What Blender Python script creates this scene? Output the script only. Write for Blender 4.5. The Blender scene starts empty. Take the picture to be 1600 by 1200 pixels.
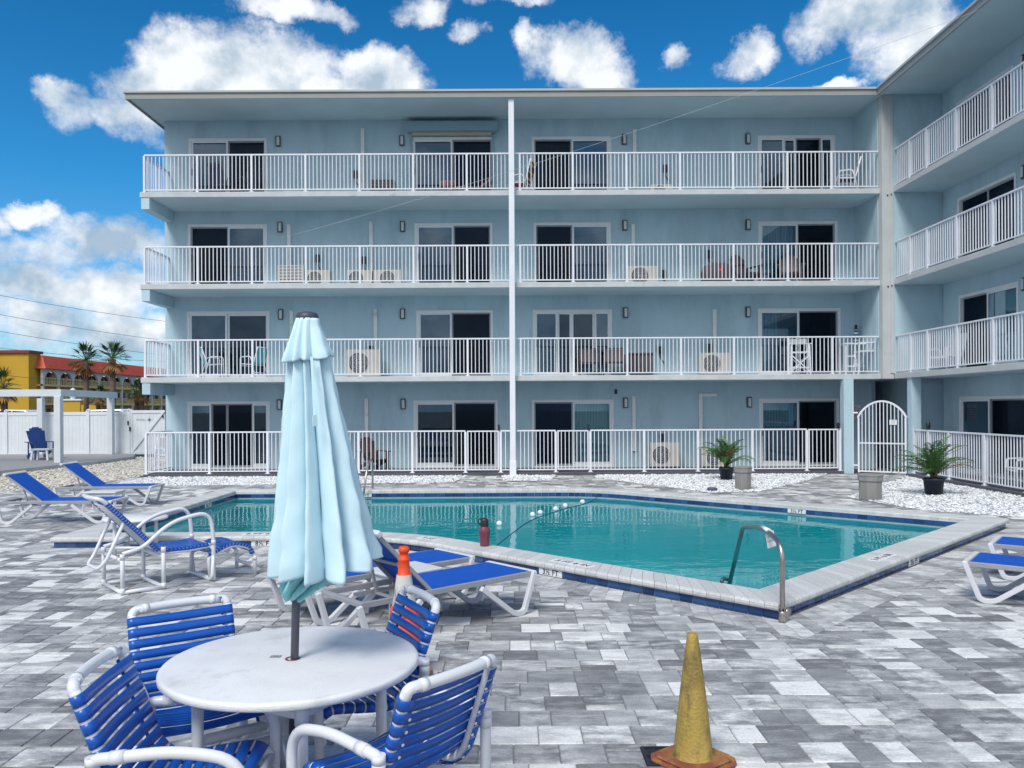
import bpy, bmesh, math, random
from mathutils import Vector, Matrix
random.seed(7)
R = math.radians
scn = bpy.context.scene
col = scn.collection
H, F, T = 1.95, 1280.0, 0.0052
PI = math.pi

# ---- photo pixel -> place in the world (level camera at height H, looking along +Y) ----
def at(x, y, Y):
    a = (x-800)/F; b = (636-y)/F
    return Vector(((a+b*T)*Y, Y, H+(b-a*T)*Y))
def gp(x, y, z=0.0):
    a = (x-800)/F; b = (636-y)/F
    return at(x, y, (z-H)/(b-a*T))

# ---- mesh builder ----
class MB:
    def __init__(s):
        s.v=[]; s.f=[]; s.sm=[]; s.mi=[]; s.tone=[]
    def add(s, vs, fs, smooth=False, mi=0, tone=None):
        o=len(s.v); s.v+= [tuple(v) for v in vs]
        for f in fs:
            s.f.append(tuple(i+o for i in f)); s.sm.append(smooth); s.mi.append(mi); s.tone.append(tone)
        return s
    def box(s, x0,x1,y0,y1,z0,z1, mi=0, tone=None, M=None):
        vs=[Vector(p) for p in ((x0,y0,z0),(x1,y0,z0),(x1,y1,z0),(x0,y1,z0),(x0,y0,z1),(x1,y0,z1),(x1,y1,z1),(x0,y1,z1))]
        if M: vs=[M@v for v in vs]
        return s.add(vs,[(0,3,2,1),(4,5,6,7),(0,1,5,4),(1,2,6,5),(2,3,7,6),(3,0,4,7)],False,mi,tone)
    def bar(s, a, b, w, h, mi=0, up=Vector((0,0,1))):
        a=Vector(a); b=Vector(b); d=(b-a).normalized()
        sx=d.cross(up)
        if sx.length<1e-4: sx=d.cross(Vector((0,1,0)))
        sx.normalize(); u=sx.cross(d).normalized()
        vs=[]
        for p in (a,b):
            for (i,j) in ((-1,-1),(1,-1),(1,1),(-1,1)): vs.append(p+sx*i*w/2+u*j*h/2)
        return s.add(vs,[(0,1,2,3),(7,6,5,4),(0,4,5,1),(1,5,6,2),(2,6,7,3),(3,7,4,0)],False,mi)
    def tube(s, pts, r, seg=10, mi=0, closed=False, caps=True):
        pts=[Vector(p) for p in pts]; n=len(pts)
        rs = r if isinstance(r,(list,tuple)) else [r]*n
        vs=[]; up=None
        for i,p in enumerate(pts):
            if closed: t=(pts[(i+1)%n]-pts[i-1])
            else: t=pts[min(i+1,n-1)]-pts[max(i-1,0)]
            t.normalize()
            if up is None:
                up=Vector((0,0,1)) if abs(t.z)<.9 else Vector((1,0,0))
            u=(up-t*up.dot(t)).normalized(); up=u; w=t.cross(u)
            for k in range(seg):
                a=2*PI*k/seg; vs.append(p+(u*math.cos(a)+w*math.sin(a))*rs[i])
        fs=[]
        for i in range(n if closed else n-1):
            j=(i+1)%n
            for k in range(seg):
                l=(k+1)%seg; fs.append((i*seg+k,i*seg+l,j*seg+l,j*seg+k))
        s.add(vs,fs,True,mi)
        if caps and not closed:
            o=len(s.v)-len(vs)
            s.f.append(tuple(o+k for k in reversed(range(seg)))); s.sm.append(False); s.mi.append(mi); s.tone.append(None)
            s.f.append(tuple(o+(n-1)*seg+k for k in range(seg))); s.sm.append(False); s.mi.append(mi); s.tone.append(None)
        return s
    def lathe(s, prof, c=(0,0,0), seg=24, mi=0, smooth=True, caps=True, sx=1, sy=1):
        vs=[]; n=len(prof)
        for (r,z) in prof:
            for k in range(seg):
                a=2*PI*k/seg; vs.append((c[0]+r*sx*math.cos(a), c[1]+r*sy*math.sin(a), c[2]+z))
        fs=[]
        for i in range(n-1):
            for k in range(seg):
                l=(k+1)%seg; fs.append((i*seg+k,i*seg+l,(i+1)*seg+l,(i+1)*seg+k))
        s.add(vs,fs,smooth,mi)
        if caps:
            o=len(s.v)-len(vs)
            for f in (tuple(o+k for k in reversed(range(seg))), tuple(o+(n-1)*seg+k for k in range(seg))):
                s.f.append(f); s.sm.append(False); s.mi.append(mi); s.tone.append(None)
        return s
    def prism(s, poly, z0, z1, mi=0, M=None, smooth=False):
        n=len(poly); vs=[Vector((p[0],p[1],z0)) for p in poly]+[Vector((p[0],p[1],z1)) for p in poly]
        if M: vs=[M@v for v in vs]
        return s.add(vs,[tuple(reversed(range(n))),tuple(range(n,2*n))]+[(i,(i+1)%n,n+(i+1)%n,n+i) for i in range(n)],smooth,mi)
    def build(s, name, mats, parent=None, bevel=0, solid=0, subsurf=0):
        me=bpy.data.meshes.new(name); me.from_pydata(s.v,[],s.f)
        if not isinstance(mats,(list,tuple)): mats=[mats]
        for m in mats: me.materials.append(m)
        me.polygons.foreach_set('use_smooth', s.sm)
        me.polygons.foreach_set('material_index', s.mi)
        if any(t is not None for t in s.tone):
            at_=me.attributes.new('tone','FLOAT_VECTOR','FACE')
            for i,t in enumerate(s.tone):
                at_.data[i].vector = t if t is not None else (.5,.5,.5)
        me.update()
        o=bpy.data.objects.new(name,me); col.objects.link(o)
        if parent: o.parent=parent
        if solid:
            m=o.modifiers.new('t','SOLIDIFY'); m.thickness=solid; m.offset=0
        if bevel:
            m=o.modifiers.new('b','BEVEL'); m.width=bevel; m.segments=2; m.limit_method='ANGLE'; m.angle_limit=R(40)
        if subsurf:
            m=o.modifiers.new('s','SUBSURF'); m.levels=subsurf; m.render_levels=subsurf
        return o
def tag(o,label=None,cat=None,group=None,kind=None):
    for k,v in (('label',label),('category',cat),('group',group),('kind',kind)):
        if v: o[k]=v
    return o
def thing(name,label,cat,loc=(0,0,0),rz=0,group=None):
    o=bpy.data.objects.new(name,None); col.objects.link(o); o.location=loc; o.rotation_euler=(0,0,rz)
    o.empty_display_size=.2
    return tag(o,label,cat,group)
def kids(o): return [c for c in bpy.data.objects if c.parent==o]
def copy_tree(o, parent=None):
    c=o.copy(); col.objects.link(c)
    if parent: c.parent=parent
    for ch in kids(o): copy_tree(ch,c)
    return c
def dup(o,label,loc,rz=None,group=None):
    c=copy_tree(o); c.location=loc
    if rz is not None: c.rotation_euler=(0,0,rz)
    c['label']=label
    if group: c['group']=group
    return c
def rnd_path(pts, rad, n=5):
    """polyline with rounded corners; rad a number or per-corner list"""
    pts=[Vector(p) for p in pts]; out=[pts[0]]
    for i in range(1,len(pts)-1):
        r=rad[i-1] if isinstance(rad,(list,tuple)) else rad
        a,b,c=pts[i-1],pts[i],pts[i+1]; d1=(a-b); d2=(c-b)
        r1=min(r,d1.length*.49,d2.length*.49) if not isinstance(rad,(list,tuple)) else r
        p=b+d1.normalized()*r1; q=b+d2.normalized()*r1
        for k in range(n+1):
            t=k/n; out.append(p*(1-t)**2+b*2*t*(1-t)+q*t*t)
    out.append(pts[-1]); return out

# ---- materials ----
def newmat(name):
    m=bpy.data.materials.new(name); m.use_nodes=True
    nt=m.node_tree; b=nt.nodes['Principled BSDF']; return m,nt,b
def mat(name, c, rough=.5, var=.08, scale=4, bump=0, bscale=60, metal=0, spec=.5, streak=None, dirt=None, coat=0):
    m,nt,b=newmat(name); N=nt.nodes; L=nt.links
    b.inputs['Roughness'].default_value=rough; b.inputs['Metallic'].default_value=metal
    b.inputs['Specular IOR Level'].default_value=spec
    b.inputs['Coat Weight'].default_value=coat
    tc=N.new('ShaderNodeTexCoord'); mp=N.new('ShaderNodeMapping'); L.new(tc.outputs['Object'],mp.inputs[0])
    if streak: mp.inputs['Scale'].default_value=streak
    nz=N.new('ShaderNodeTexNoise'); nz.inputs['Scale'].default_value=scale; nz.inputs['Detail'].default_value=6
    L.new(mp.outputs[0],nz.inputs['Vector'])
    rp=N.new('ShaderNodeValToRGB'); e=rp.color_ramp.elements
    e[0].position=.3; e[1].position=.7
    e[0].color=(*[max(0,x*(1-var)) for x in c],1); e[1].color=(*[min(1,x*(1+var)) for x in c],1)
    L.new(nz.outputs[0],rp.inputs[0]); out=rp.outputs[0]
    if dirt:
        dc,lo,hi,ds=dirt
        n2=N.new('ShaderNodeTexNoise'); n2.inputs['Scale'].default_value=ds; n2.inputs['Detail'].default_value=9; n2.inputs['Roughness'].default_value=.65
        L.new(mp.outputs[0],n2.inputs['Vector'])
        r2=N.new('ShaderNodeMapRange'); r2.inputs[1].default_value=lo; r2.inputs[2].default_value=hi; L.new(n2.outputs[0],r2.inputs[0])
        mx=N.new('ShaderNodeMix'); mx.data_type='RGBA'; L.new(r2.outputs[0],mx.inputs[0]); L.new(out,mx.inputs[6]); mx.inputs[7].default_value=(*dc,1)
        out=mx.outputs[2]
    L.new(out,b.inputs['Base Color'])
    if bump:
        n3=N.new('ShaderNodeTexNoise'); n3.inputs['Scale'].default_value=bscale; n3.inputs['Detail'].default_value=4
        L.new(tc.outputs['Object'],n3.inputs['Vector'])
        bp=N.new('ShaderNodeBump'); bp.inputs['Strength'].default_value=bump; bp.inputs['Distance'].default_value=.02
        L.new(n3.outputs[0],bp.inputs['Height']); L.new(bp.outputs[0],b.inputs['Normal'])
    return m
def tonemat(name, ramp, rough=.6, noise=(2,12,1), amt=.35, bump=.15, spec=.3, bs=60, blotch=None):
    """colour picked per stone by the 'tone' attribute, mottled by stretched noise"""
    m,nt,b=newmat(name); N=nt.nodes; L=nt.links
    b.inputs['Roughness'].default_value=rough; b.inputs['Specular IOR Level'].default_value=spec
    a=N.new('ShaderNodeAttribute'); a.attribute_name='tone'; sp=N.new('ShaderNodeSeparateXYZ'); L.new(a.outputs['Vector'],sp.inputs[0])
    tc=N.new('ShaderNodeTexCoord'); mp=N.new('ShaderNodeMapping'); mp.inputs['Scale'].default_value=noise
    ad=N.new('ShaderNodeVectorMath'); ad.operation='MULTIPLY_ADD'; L.new(a.outputs['Vector'],ad.inputs[0]); ad.inputs[1].default_value=(9,17,5); L.new(tc.outputs['Object'],ad.inputs[2])
    L.new(ad.outputs[0],mp.inputs[0])
    nz=N.new('ShaderNodeTexNoise'); nz.inputs['Scale'].default_value=1.6; nz.inputs['Detail'].default_value=8; nz.inputs['Roughness'].default_value=.68
    L.new(mp.outputs[0],nz.inputs['Vector'])
    s1=N.new('ShaderNodeMath'); s1.operation='MULTIPLY_ADD'; L.new(nz.outputs[0],s1.inputs[0]); s1.inputs[1].default_value=amt*2; s1.inputs[2].default_value=-amt
    amp=N.new('ShaderNodeMath'); amp.operation='MULTIPLY'; L.new(s1.outputs[0],amp.inputs[0]); 
    am2=N.new('ShaderNodeMath'); am2.operation='ADD'; L.new(sp.outputs['Z'],am2.inputs[0]); am2.inputs[1].default_value=.4; L.new(am2.outputs[0],amp.inputs[1])
    s2=N.new('ShaderNodeMath'); s2.operation='ADD'; L.new(amp.outputs[0],s2.inputs[0]); L.new(sp.outputs['X'],s2.inputs[1])
    rp=N.new('ShaderNodeValToRGB'); e=rp.color_ramp.elements
    e[0].position=ramp[0][0]; e[0].color=(*ramp[0][1],1); e[1].position=ramp[-1][0]; e[1].color=(*ramp[-1][1],1)
    for p,c in ramp[1:-1]: q=e.new(p); q.color=(*c,1)
    L.new(s2.outputs[0],rp.inputs[0])
    # fine speckle
    n2=N.new('ShaderNodeTexNoise'); n2.inputs['Scale'].default_value=bs; n2.inputs['Detail'].default_value=5; L.new(tc.outputs['Object'],n2.inputs['Vector'])
    mr=N.new('ShaderNodeMapRange'); mr.inputs[1].default_value=.3; mr.inputs[2].default_value=.7; mr.inputs[3].default_value=.86; mr.inputs[4].default_value=1.12; L.new(n2.outputs[0],mr.inputs[0])
    mx=N.new('ShaderNodeVectorMath'); mx.operation='SCALE'; L.new(rp.outputs[0],mx.inputs[0]); L.new(mr.outputs[0],mx.inputs['Scale'])
    L.new(mx.outputs[0],b.inputs['Base Color'])
    bp=N.new('ShaderNodeBump'); bp.inputs['Strength'].default_value=bump; bp.inputs['Distance'].default_value=.01
    L.new(n2.outputs[0],bp.inputs['Height']); L.new(bp.outputs[0],b.inputs['Normal'])
    return m
def glassmat(name, tint, spec_boost=1.0, rough=.01, base=None):
    """window glass: fresnel reflection over a see-through tinted body"""
    m=bpy.data.materials.new(name); m.use_nodes=True; nt=m.node_tree; N=nt.nodes; L=nt.links
    N.remove(N['Principled BSDF']); out=N['Material Output']
    tr=N.new('ShaderNodeBsdfTransparent'); tr.inputs[0].default_value=(*tint,1)
    gl=N.new('ShaderNodeBsdfGlossy'); gl.inputs['Roughness'].default_value=rough; gl.inputs[0].default_value=(.55,.78,1,1)
    fr=N.new('ShaderNodeFresnel'); fr.inputs['IOR'].default_value=1.52
    mu=N.new('ShaderNodeMath'); mu.operation='MULTIPLY'; mu.use_clamp=True; mu.inputs[1].default_value=spec_boost; L.new(fr.outputs[0],mu.inputs[0])
    mx=N.new('ShaderNodeMixShader'); L.new(mu.outputs[0],mx.inputs[0]); L.new(tr.outputs[0],mx.inputs[1]); L.new(gl.outputs[0],mx.inputs[2])
    L.new(mx.outputs[0],out.inputs[0]); return m

M={}
M['wall']=mat('blue_stucco',(.48,.645,.735),.85,.05,1.2,.6,38,spec=.2,dirt=((.37,.51,.59),.48,.78,1.6),streak=(1,1,.35))
M['soffit']=mat('soffit_paint',(.48,.625,.695),.85,.05,1.0,.25,40,spec=.2)
M['slab']=mat('concrete_edge',(.54,.575,.60),.85,.08,3,.4,30,spec=.2,dirt=((.27,.29,.31),.6,.8,2.2))
M['beige']=mat('beige_concrete',(.52,.545,.56),.85,.06,2,.35,30,spec=.2,dirt=((.27,.28,.29),.6,.85,1.5))
M['fascia']=mat('roof_fascia',(.33,.34,.34),.5,.06,2,.05)
M['white']=mat('white_paint',(.70,.73,.80),.45,.04,3,.03)
M['rail']=mat('white_aluminium',(.76,.79,.87),.38,.04,2)
M['frame']=mat('white_vinyl_frame',(.80,.83,.86),.4,.05,2)
M['track']=mat('door_track',(.28,.30,.34),.4,.05,2)
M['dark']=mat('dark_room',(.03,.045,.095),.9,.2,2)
M['screen']=glassmat('insect_screen',(.35,.35,.42),.35,.25)
M['glass']=glassmat('door_glass',(.58,.80,.92),3.4,.01)
M['glass2']=glassmat('door_glass_dark',(.28,.36,.62),1.8,.01)
M['blind']=mat('green_vertical_blind',(.62,.80,.66),.8,.12,8,streak=(6,6,.2))
M['blind2']=mat('teal_blind',(.14,.36,.38),.8,.15,8,streak=(6,6,.2))
M['lampdark']=mat('lamp_bronze',(.07,.075,.085),.4,.1,5)
M['lampwhite']=mat('lamp_diffuser',(.62,.66,.70),.4,.03,5)
M['pipe']=mat('line_cover',(.80,.82,.82),.45,.05,4,dirt=((.4,.42,.42),.55,.8,3))
M['ac']=mat('ac_beige',(.48,.47,.44),.5,.07,3,dirt=((.28,.23,.18),.6,.8,5))
M['acdark']=mat('ac_grille',(.09,.09,.10),.6,.2,12)
M['black']=mat('black_plastic',(.02,.02,.028),.4,.2,5)
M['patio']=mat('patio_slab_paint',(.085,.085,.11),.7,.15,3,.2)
M['mullion']=M['frame']
M['umb']=mat('umbrella_canvas',(.58,.78,.87),.85,.06,3,.10,18,spec=.15,dirt=((.54,.74,.83),.55,.8,2.5),streak=(1,1,.4))
M['umbpole']=mat('umbrella_pole',(.06,.06,.085),.4,.1,6)
M['cap']=mat('umbrella_cap',(.06,.065,.10),.5,.1,6)
M['pvc']=mat('white_pvc',(.70,.72,.77),.28,.03,3,spec=.5,dirt=((.55,.55,.54),.62,.85,6),coat=.2)
M['strap']=mat('blue_vinyl_strap',(.005,.085,.44),.3,.10,6,.05,90,spec=.5)
M['strapdark']=M['strap']
M['ttop']=mat('fibreglass_top',(.74,.755,.79),.38,.05,5,.25,160,dirt=((.48,.49,.51),.55,.8,4))
M['sling']=mat('blue_sling',(.006,.085,.46),.65,.06,5,.25,400,spec=.25)
M['lrail']=mat('grey_lounger_rail',(.30,.31,.35),.4,.08,5)
M['lwhite']=mat('white_resin',(.62,.64,.69),.4,.04,4,dirt=((.45,.45,.46),.58,.8,5))
M['orange']=mat('orange_cone',(.78,.075,.02),.5,.08,6,.1,40,dirt=((.35,.06,.03),.60,.75,9))
M['reflect']=mat('reflective_collar',(.62,.62,.60),.35,.06,8,dirt=((.14,.12,.10),.53,.66,7),streak=(1.5,1.5,.5))
M['rubber']=mat('cone_base_rubber',(.20,.13,.085),.8,.2,8,.2)
M['yellow']=mat('faded_yellow_cone',(.40,.285,.065),.6,.2,6,.4,60,streak=(1,1,.45),dirt=((.11,.085,.04),.46,.66,9))
M['ybase']=mat('faded_orange_base',(.25,.075,.045),.65,.2,6,.4,60,dirt=((.38,.22,.05),.48,.66,8))
M['iron']=mat('drain_iron',(.035,.04,.055),.45,.2,6,metal=.3)
M['steel']=mat('steel_rail',(.42,.38,.36),.28,.12,8,metal=.9)
M['steelwet']=mat('steel_rail_weathered',(.10,.10,.11),.35,.2,8,metal=.6)
M['maroon']=mat('maroon_enamel',(.16,.035,.06),.3,.15,8,coat=.3)
M['pot']=mat('nursery_pot',(.012,.022,.040),.5,.2,6)
M['soil']=mat('soil',(.05,.035,.025),.95,.3,20,.5)
M['palm']=mat('palm_green',(.06,.16,.035),.5,.35,4)
M['palm2']=mat('sabal_green',(.05,.115,.03),.55,.4,2)
M['palmdry']=mat('dry_frond',(.36,.19,.06),.8,.25,6)
M['dryleaf']=mat('dry_palm_leaf',(.20,.15,.06),.8,.25,6)
M['trunk']=mat('palm_trunk',(.14,.09,.07),.9,.3,10,.6,20)
M['ped']=mat('grey_concrete_bin',(.25,.25,.245),.85,.10,6,.3,50,streak=(1,1,.4))
M['rock']=tonemat('white_marble_chips',[(0,(.30,.31,.33)),(.35,(.58,.61,.66)),(1,(.84,.86,.90))],.6,(1,1,1),.12,.1)
M['rockb']=tonemat('cream_pebbles',[(0,(.14,.12,.10)),(.12,(.40,.37,.33)),(1,(.66,.64,.60))],.7,(1,1,1),.12,.1)
M['gravelbase']=mat('gravel_bed',(.50,.51,.53),.9,.25,30,.8,60)
M['gravelbase2']=mat('cream_gravel_bed',(.46,.44,.40),.9,.2,25,.8,60)
M['vinyl']=mat('vinyl_fence',(.70,.74,.79),.45,.04,2)
M['perg']=mat('pergola_paint',(.62,.66,.71),.55,.05,2)
M['deckgrey']=mat('composite_deck',(.27,.27,.28),.8,.08,2,.2,streak=(.3,8,1))
M['curb']=mat('deck_edge',(.42,.43,.44),.8,.08,3,.2)
M['adiron']=mat('navy_adirondack',(.010,.045,.20),.45,.1,4)
M['brownch']=mat('brown_adirondack',(.09,.05,.05),.6,.15,4)
M['greybrown']=mat('weathered_brown',(.085,.065,.08),.6,.15,4)
M['aqua']=mat('aqua_sling',(.10,.42,.48),.5,.08,4)
M['navy']=mat('navy_fabric',(.015,.02,.06),.7,.1,4)
M['signred']=mat('red_sign',(.35,.03,.06),.5,.05,4)
M['signwhite']=mat('sign_white',(.75,.77,.80),.4,.03,4)
M['ink']=mat('black_ink',(.012,.012,.02),.5,.05,4)
M['greyink']=mat('grey_ink',(.30,.32,.36),.5,.05,4)
M['yellowwall']=mat('ochre_stucco',(.55,.34,.035),.85,.06,.3,.2,8)
M['cream']=mat('cream_stucco',(.70,.55,.26),.85,.06,.3)
M['archwhite']=mat('arcade_white',(.62,.63,.64),.8,.04,.5)
M['redtile']=mat('red_metal_roof',(.55,.10,.05),.55,.08,.4)
M['redtrim']=mat('dark_red_trim',(.22,.045,.05),.6,.08,.4)
M['shade']=mat('brown_recess',(.16,.09,.06),.8,.2,.5)
M['car']=mat('white_car_paint',(.75,.77,.80),.15,.02,1,coat=.6)
M['carglass']=mat('car_glass',(.02,.025,.03),.05,.1,1)
M['tyre']=mat('tyre',(.02,.02,.02),.8,.1,5)
M['wire']=mat('wire_grey',(.05,.055,.06),.6,.1,1)
M['wirelight']=mat('light_cable',(.50,.55,.60),.4,.05,1)
M['tilegrout']=mat('grout',(.42,.47,.53),.7,.08,8)
M['coping']=tonemat('limestone_coping',[(0,(.42,.435,.45)),(.5,(.52,.535,.55)),(1,(.62,.635,.65))],.6,(2,2,2),.26,.2,.25,40)
M['tile']=tonemat('blue_pool_tile',[(0,(.008,.03,.11)),(.5,(.016,.06,.19)),(1,(.035,.11,.28))],.15,(3,3,3),.2,.03,.5)
M['paver']=tonemat('concrete_pavers',[(0,(.165,.17,.185)),(.3,(.275,.285,.305)),(.55,(.41,.42,.44)),(.78,(.56,.57,.585)),(1,(.73,.74,.75))],.62,(2.6,5.5,1),1.15,.25,.3,55)
M['joint']=mat('sand_joint',(.20,.20,.205),.95,.2,20,.3)
M['asphalt']=mat('grey_lot',(.10,.10,.105),.9,.15,3,.2)
M['plaster']=mat('pool_plaster',(.14,.56,.60),.8,.22,.5)
M['floatw']=mat('float_white',(.80,.84,.88),.35,.03,4)
M['rope']=mat('blue_rope',(.02,.05,.14),.7,.1,20)
M['stripe']=None
def stripemat(name,cols,sc,ax='X'):
    m,nt,b=newmat(name); N=nt.nodes; L=nt.links
    tc=N.new('ShaderNodeTexCoord'); sp=N.new('ShaderNodeSeparateXYZ'); L.new(tc.outputs['Object'],sp.inputs[0])
    mu=N.new('ShaderNodeMath'); mu.operation='MULTIPLY'; mu.inputs[1].default_value=sc; L.new(sp.outputs[ax],mu.inputs[0])
    fr=N.new('ShaderNodeMath'); fr.operation='FRACT'; L.new(mu.outputs[0],fr.inputs[0])
    rp=N.new('ShaderNodeValToRGB'); rp.color_ramp.interpolation='CONSTANT'; e=rp.color_ramp.elements
    e[0].position=0; e[0].color=(*cols[0],1); e[1].position=1/len(cols); e[1].color=(*cols[1],1)
    for i,c in enumerate(cols[2:]): q=e.new((i+2)/len(cols)); q.color=(*c,1)
    L.new(fr.outputs[0],rp.inputs[0]); L.new(rp.outputs[0],b.inputs['Base Color']); b.inputs['Roughness'].default_value=.75
    return m
M['stripe']=stripemat('striped_cushion',[(.40,.37,.33),(.02,.02,.06),(.22,.02,.05),(.03,.02,.05)],14,'X')
M['stripe2']=stripemat('striped_sling',[(.35,.02,.08),(.05,.05,.1),(.55,.45,.05),(.03,.04,.09)],5,'Z')
M['lhouse']=stripemat('lighthouse_stripes',[(.02,.16,.25),(.75,.8,.8)],9,'Z')

def watermat():
    m=bpy.data.materials.new('pool_water'); m.use_nodes=True; nt=m.node_tree; N=nt.nodes; L=nt.links
    N.remove(N['Principled BSDF']); out=N['Material Output']
    tc=N.new('ShaderNodeTexCoord')
    def nz(scl,sc,det):
        mp=N.new('ShaderNodeMapping'); mp.inputs['Scale'].default_value=scl; L.new(tc.outputs['Object'],mp.inputs[0])
        n=N.new('ShaderNodeTexNoise'); n.inputs['Scale'].default_value=sc; n.inputs['Detail'].default_value=det; n.inputs['Roughness'].default_value=.5
        L.new(mp.outputs[0],n.inputs['Vector']); return n
    a=nz((1,1.6,1),1.4,3); b=nz((1,1.3,1),7,2)
    ml=N.new('ShaderNodeMath'); ml.operation='MULTIPLY_ADD'; L.new(b.outputs[0],ml.inputs[0]); ml.inputs[1].default_value=.13; L.new(a.outputs[0],ml.inputs[2])
    bp=N.new('ShaderNodeBump'); bp.inputs['Strength'].default_value=.15; bp.inputs['Distance'].default_value=.05; L.new(ml.outputs[0],bp.inputs['Height'])
    df=N.new('ShaderNodeBsdfDiffuse'); df.inputs[0].default_value=(.012,.48,.56,1)
    tr=N.new('ShaderNodeBsdfTransparent'); tr.inputs[0].default_value=(.22,.85,.88,1)
    m1=N.new('ShaderNodeMixShader'); m1.inputs[0].default_value=.34; L.new(tr.outputs[0],m1.inputs[1]); L.new(df.outputs[0],m1.inputs[2])
    gl=N.new('ShaderNodeBsdfGlossy'); gl.inputs['Roughness'].default_value=.015; L.new(bp.outputs[0],gl.inputs['Normal'])
    fr=N.new('ShaderNodeFresnel'); fr.inputs['IOR'].default_value=1.333; L.new(bp.outputs[0],fr.inputs['Normal'])
    mx=N.new('ShaderNodeMixShader'); L.new(fr.outputs[0],mx.inputs[0]); L.new(m1.outputs[0],mx.inputs[1]); L.new(gl.outputs[0],mx.inputs[2])
    L.new(mx.outputs[0],out.inputs[0]); return m
M['water']=watermat()
# ================= SETTING: ground, pool, pavers, gravel =================
def fillet(P, r, idx, n=6):
    out=[]
    for i,p in enumerate(P):
        if i in idx:
            a=Vector(P[i-1]); b=Vector(p); c=Vector(P[(i+1)%len(P)])
            q=b+(a-b).normalized()*r; s=b+(c-b).normalized()*r
            for k in range(n+1):
                t=k/n; v=q*(1-t)**2+b*2*t*(1-t)+s*t*t; out.append((v.x,v.y))
        else: out.append(p)
    return out
def offset(P, d):
    """move a counter-clockwise outline inwards by d"""
    out=[]; n=len(P)
    for i in range(n):
        a=Vector(P[i-1]); b=Vector(P[i]); c=Vector(P[(i+1)%n])
        n1=(b-a).normalized(); n2=(c-b).normalized(); n1=Vector((-n1.y,n1.x)); n2=Vector((-n2.y,n2.x))
        m=(n1+n2); m=m/m.dot(n1) if abs(m.dot(n1))>1e-6 else n1
        v=b+m*d; out.append((v.x,v.y))
    return out
def inside(P,x,y):
    c=False; n=len(P); j=n-1
    for i in range(n):
        if (P[i][1]>y)!=(P[j][1]>y) and x<(P[j][0]-P[i][0])*(y-P[i][1])/(P[j][1]-P[i][1])+P[i][0]: c=not c
        j=i
    return c
POOL=[(-6.5,11.5),(-1.75,11.55),(2.42,7.42),(7.85,12.95),(1.95,18.35),(-6.5,18.35)]
OUT=fillet(POOL,1.0,(1,4)); CW=.46
INN=offset(OUT,CW)
def ring_pieces(mb, A, B, step, prof, gap, tonef, inset=0.0):
    n=len(A)
    for i in range(n):
        a0,a1=Vector(A[i]),Vector(A[(i+1)%n]); b0,b1=Vector(B[i]),Vector(B[(i+1)%n])
        Ls=(a1-a0).length; k=max(1,round(Ls/step)); g=gap/Ls/2
        for j in range(k):
            t0=j/k+g; t1=(j+1)/k-g; vs=[]
            for t in (t0,t1):
                p=a0.lerp(a1,t); q=b0.lerp(b1,t)
                for (w,z) in prof: v=p.lerp(q,w); vs.append((v.x,v.y,z))
            m=len(prof); fs=[(l,(l+1)%m,m+(l+1)%m,m+l) for l in range(m)]
            fs=[tuple(reversed(f)) for f in fs]+[tuple(range(m)),tuple(reversed(range(m,2*m)))]
            mb.add(vs,fs,False,0,tonef())
def rt(lo=.1,hi=.9): 
    return lambda: (random.uniform(lo,hi),random.random(),random.random()*.6)
# ground sheet reaching the horizon, with the pool cut out of it
def sheet(name,outer,hole,z,m,kind='structure'):
    bm=bmesh.new(); es=[]
    for loop in (outer,hole):
        if not loop: continue
        vs=[bm.verts.new((x,y,z)) for x,y in loop]
        for i in range(len(vs)): es.append(bm.edges.new((vs[i],vs[(i+1)%len(vs)])))
    bmesh.ops.triangle_fill(bm,edges=es,use_beauty=True)
    for f in bm.faces:
        f.normal_update()
        if f.normal.z<0: f.normal_flip()
    me=bpy.data.meshes.new(name); bm.to_mesh(me); me.materials.append(m)
    o=bpy.data.objects.new(name,me); col.objects.link(o); tag(o,kind=kind); return o
sheet('ground',[(-900,-300),(900,-300),(900,1500),(-900,1500)],offset(OUT,.07),-.012,M['asphalt'])
sheet('paving_base',[(-17,-4),(16,-4),(16,23.4),(-17,23.4)],offset(OUT,.06),-.008,M['joint'])
# pavers
BORD=.42
OB=offset(OUT,-BORD)
beds={}
Ppoly=lambda pts:[(gp(*p).x,gp(*p).y) for p in pts]
bedA=[(-10.35,20.9),(-10.0,20.6),(-6.5,20.9),(-3,21.1),(-1.55,21.3),(-1.25,23.36),(-10.35,23.36)]
bedB=[(-.22,21.6),(1.0,21.6),(1.25,23.36),(-.30,23.36)]
bedC=Ppoly([(930,746.5),(1010,757),(1110,770),(1185,768),(1250,754)])+[(9.0,23.36),(2.35,23.36)]
bedD=Ppoly([(1322,777),(1440,797),(1600,809)])+[(13.6,13.2),(10.85,17),(10.85,22.6)]+Ppoly([(1408,749),(1375,757)])
bedL=Ppoly([(-120,790),(0,770),(60,764),(120,762),(185,760)])+[(-10.9,20.9),(-10.75,23.4),(-10.75,32),(-15.2,33.2),(-16.2,31.0),(-22,27),(-24,24)]
beds=[bedA,bedB,bedC,bedD]
mb=MB(); row=.262; y=1.6; ri=0
def stone(mb,x0,x1,y0,y1,t):
    g=.0022; b=.005; z=random.uniform(-.0012,.0012)
    X0,X1,Y0,Y1=x0+g,x1-g,y0+g,y1-g
    vs=[(X0+b,Y0+b,z),(X1-b,Y0+b,z),(X1-b,Y1-b,z),(X0+b,Y1-b,z),(X0,Y0,z-.007),(X1,Y0,z-.007),(X1,Y1,z-.007),(X0,Y1,z-.007)]
    mb.add(vs,[(0,1,2,3),(4,5,1,0),(5,6,2,1),(6,7,3,2),(7,4,0,3)],False,0,t)
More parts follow.
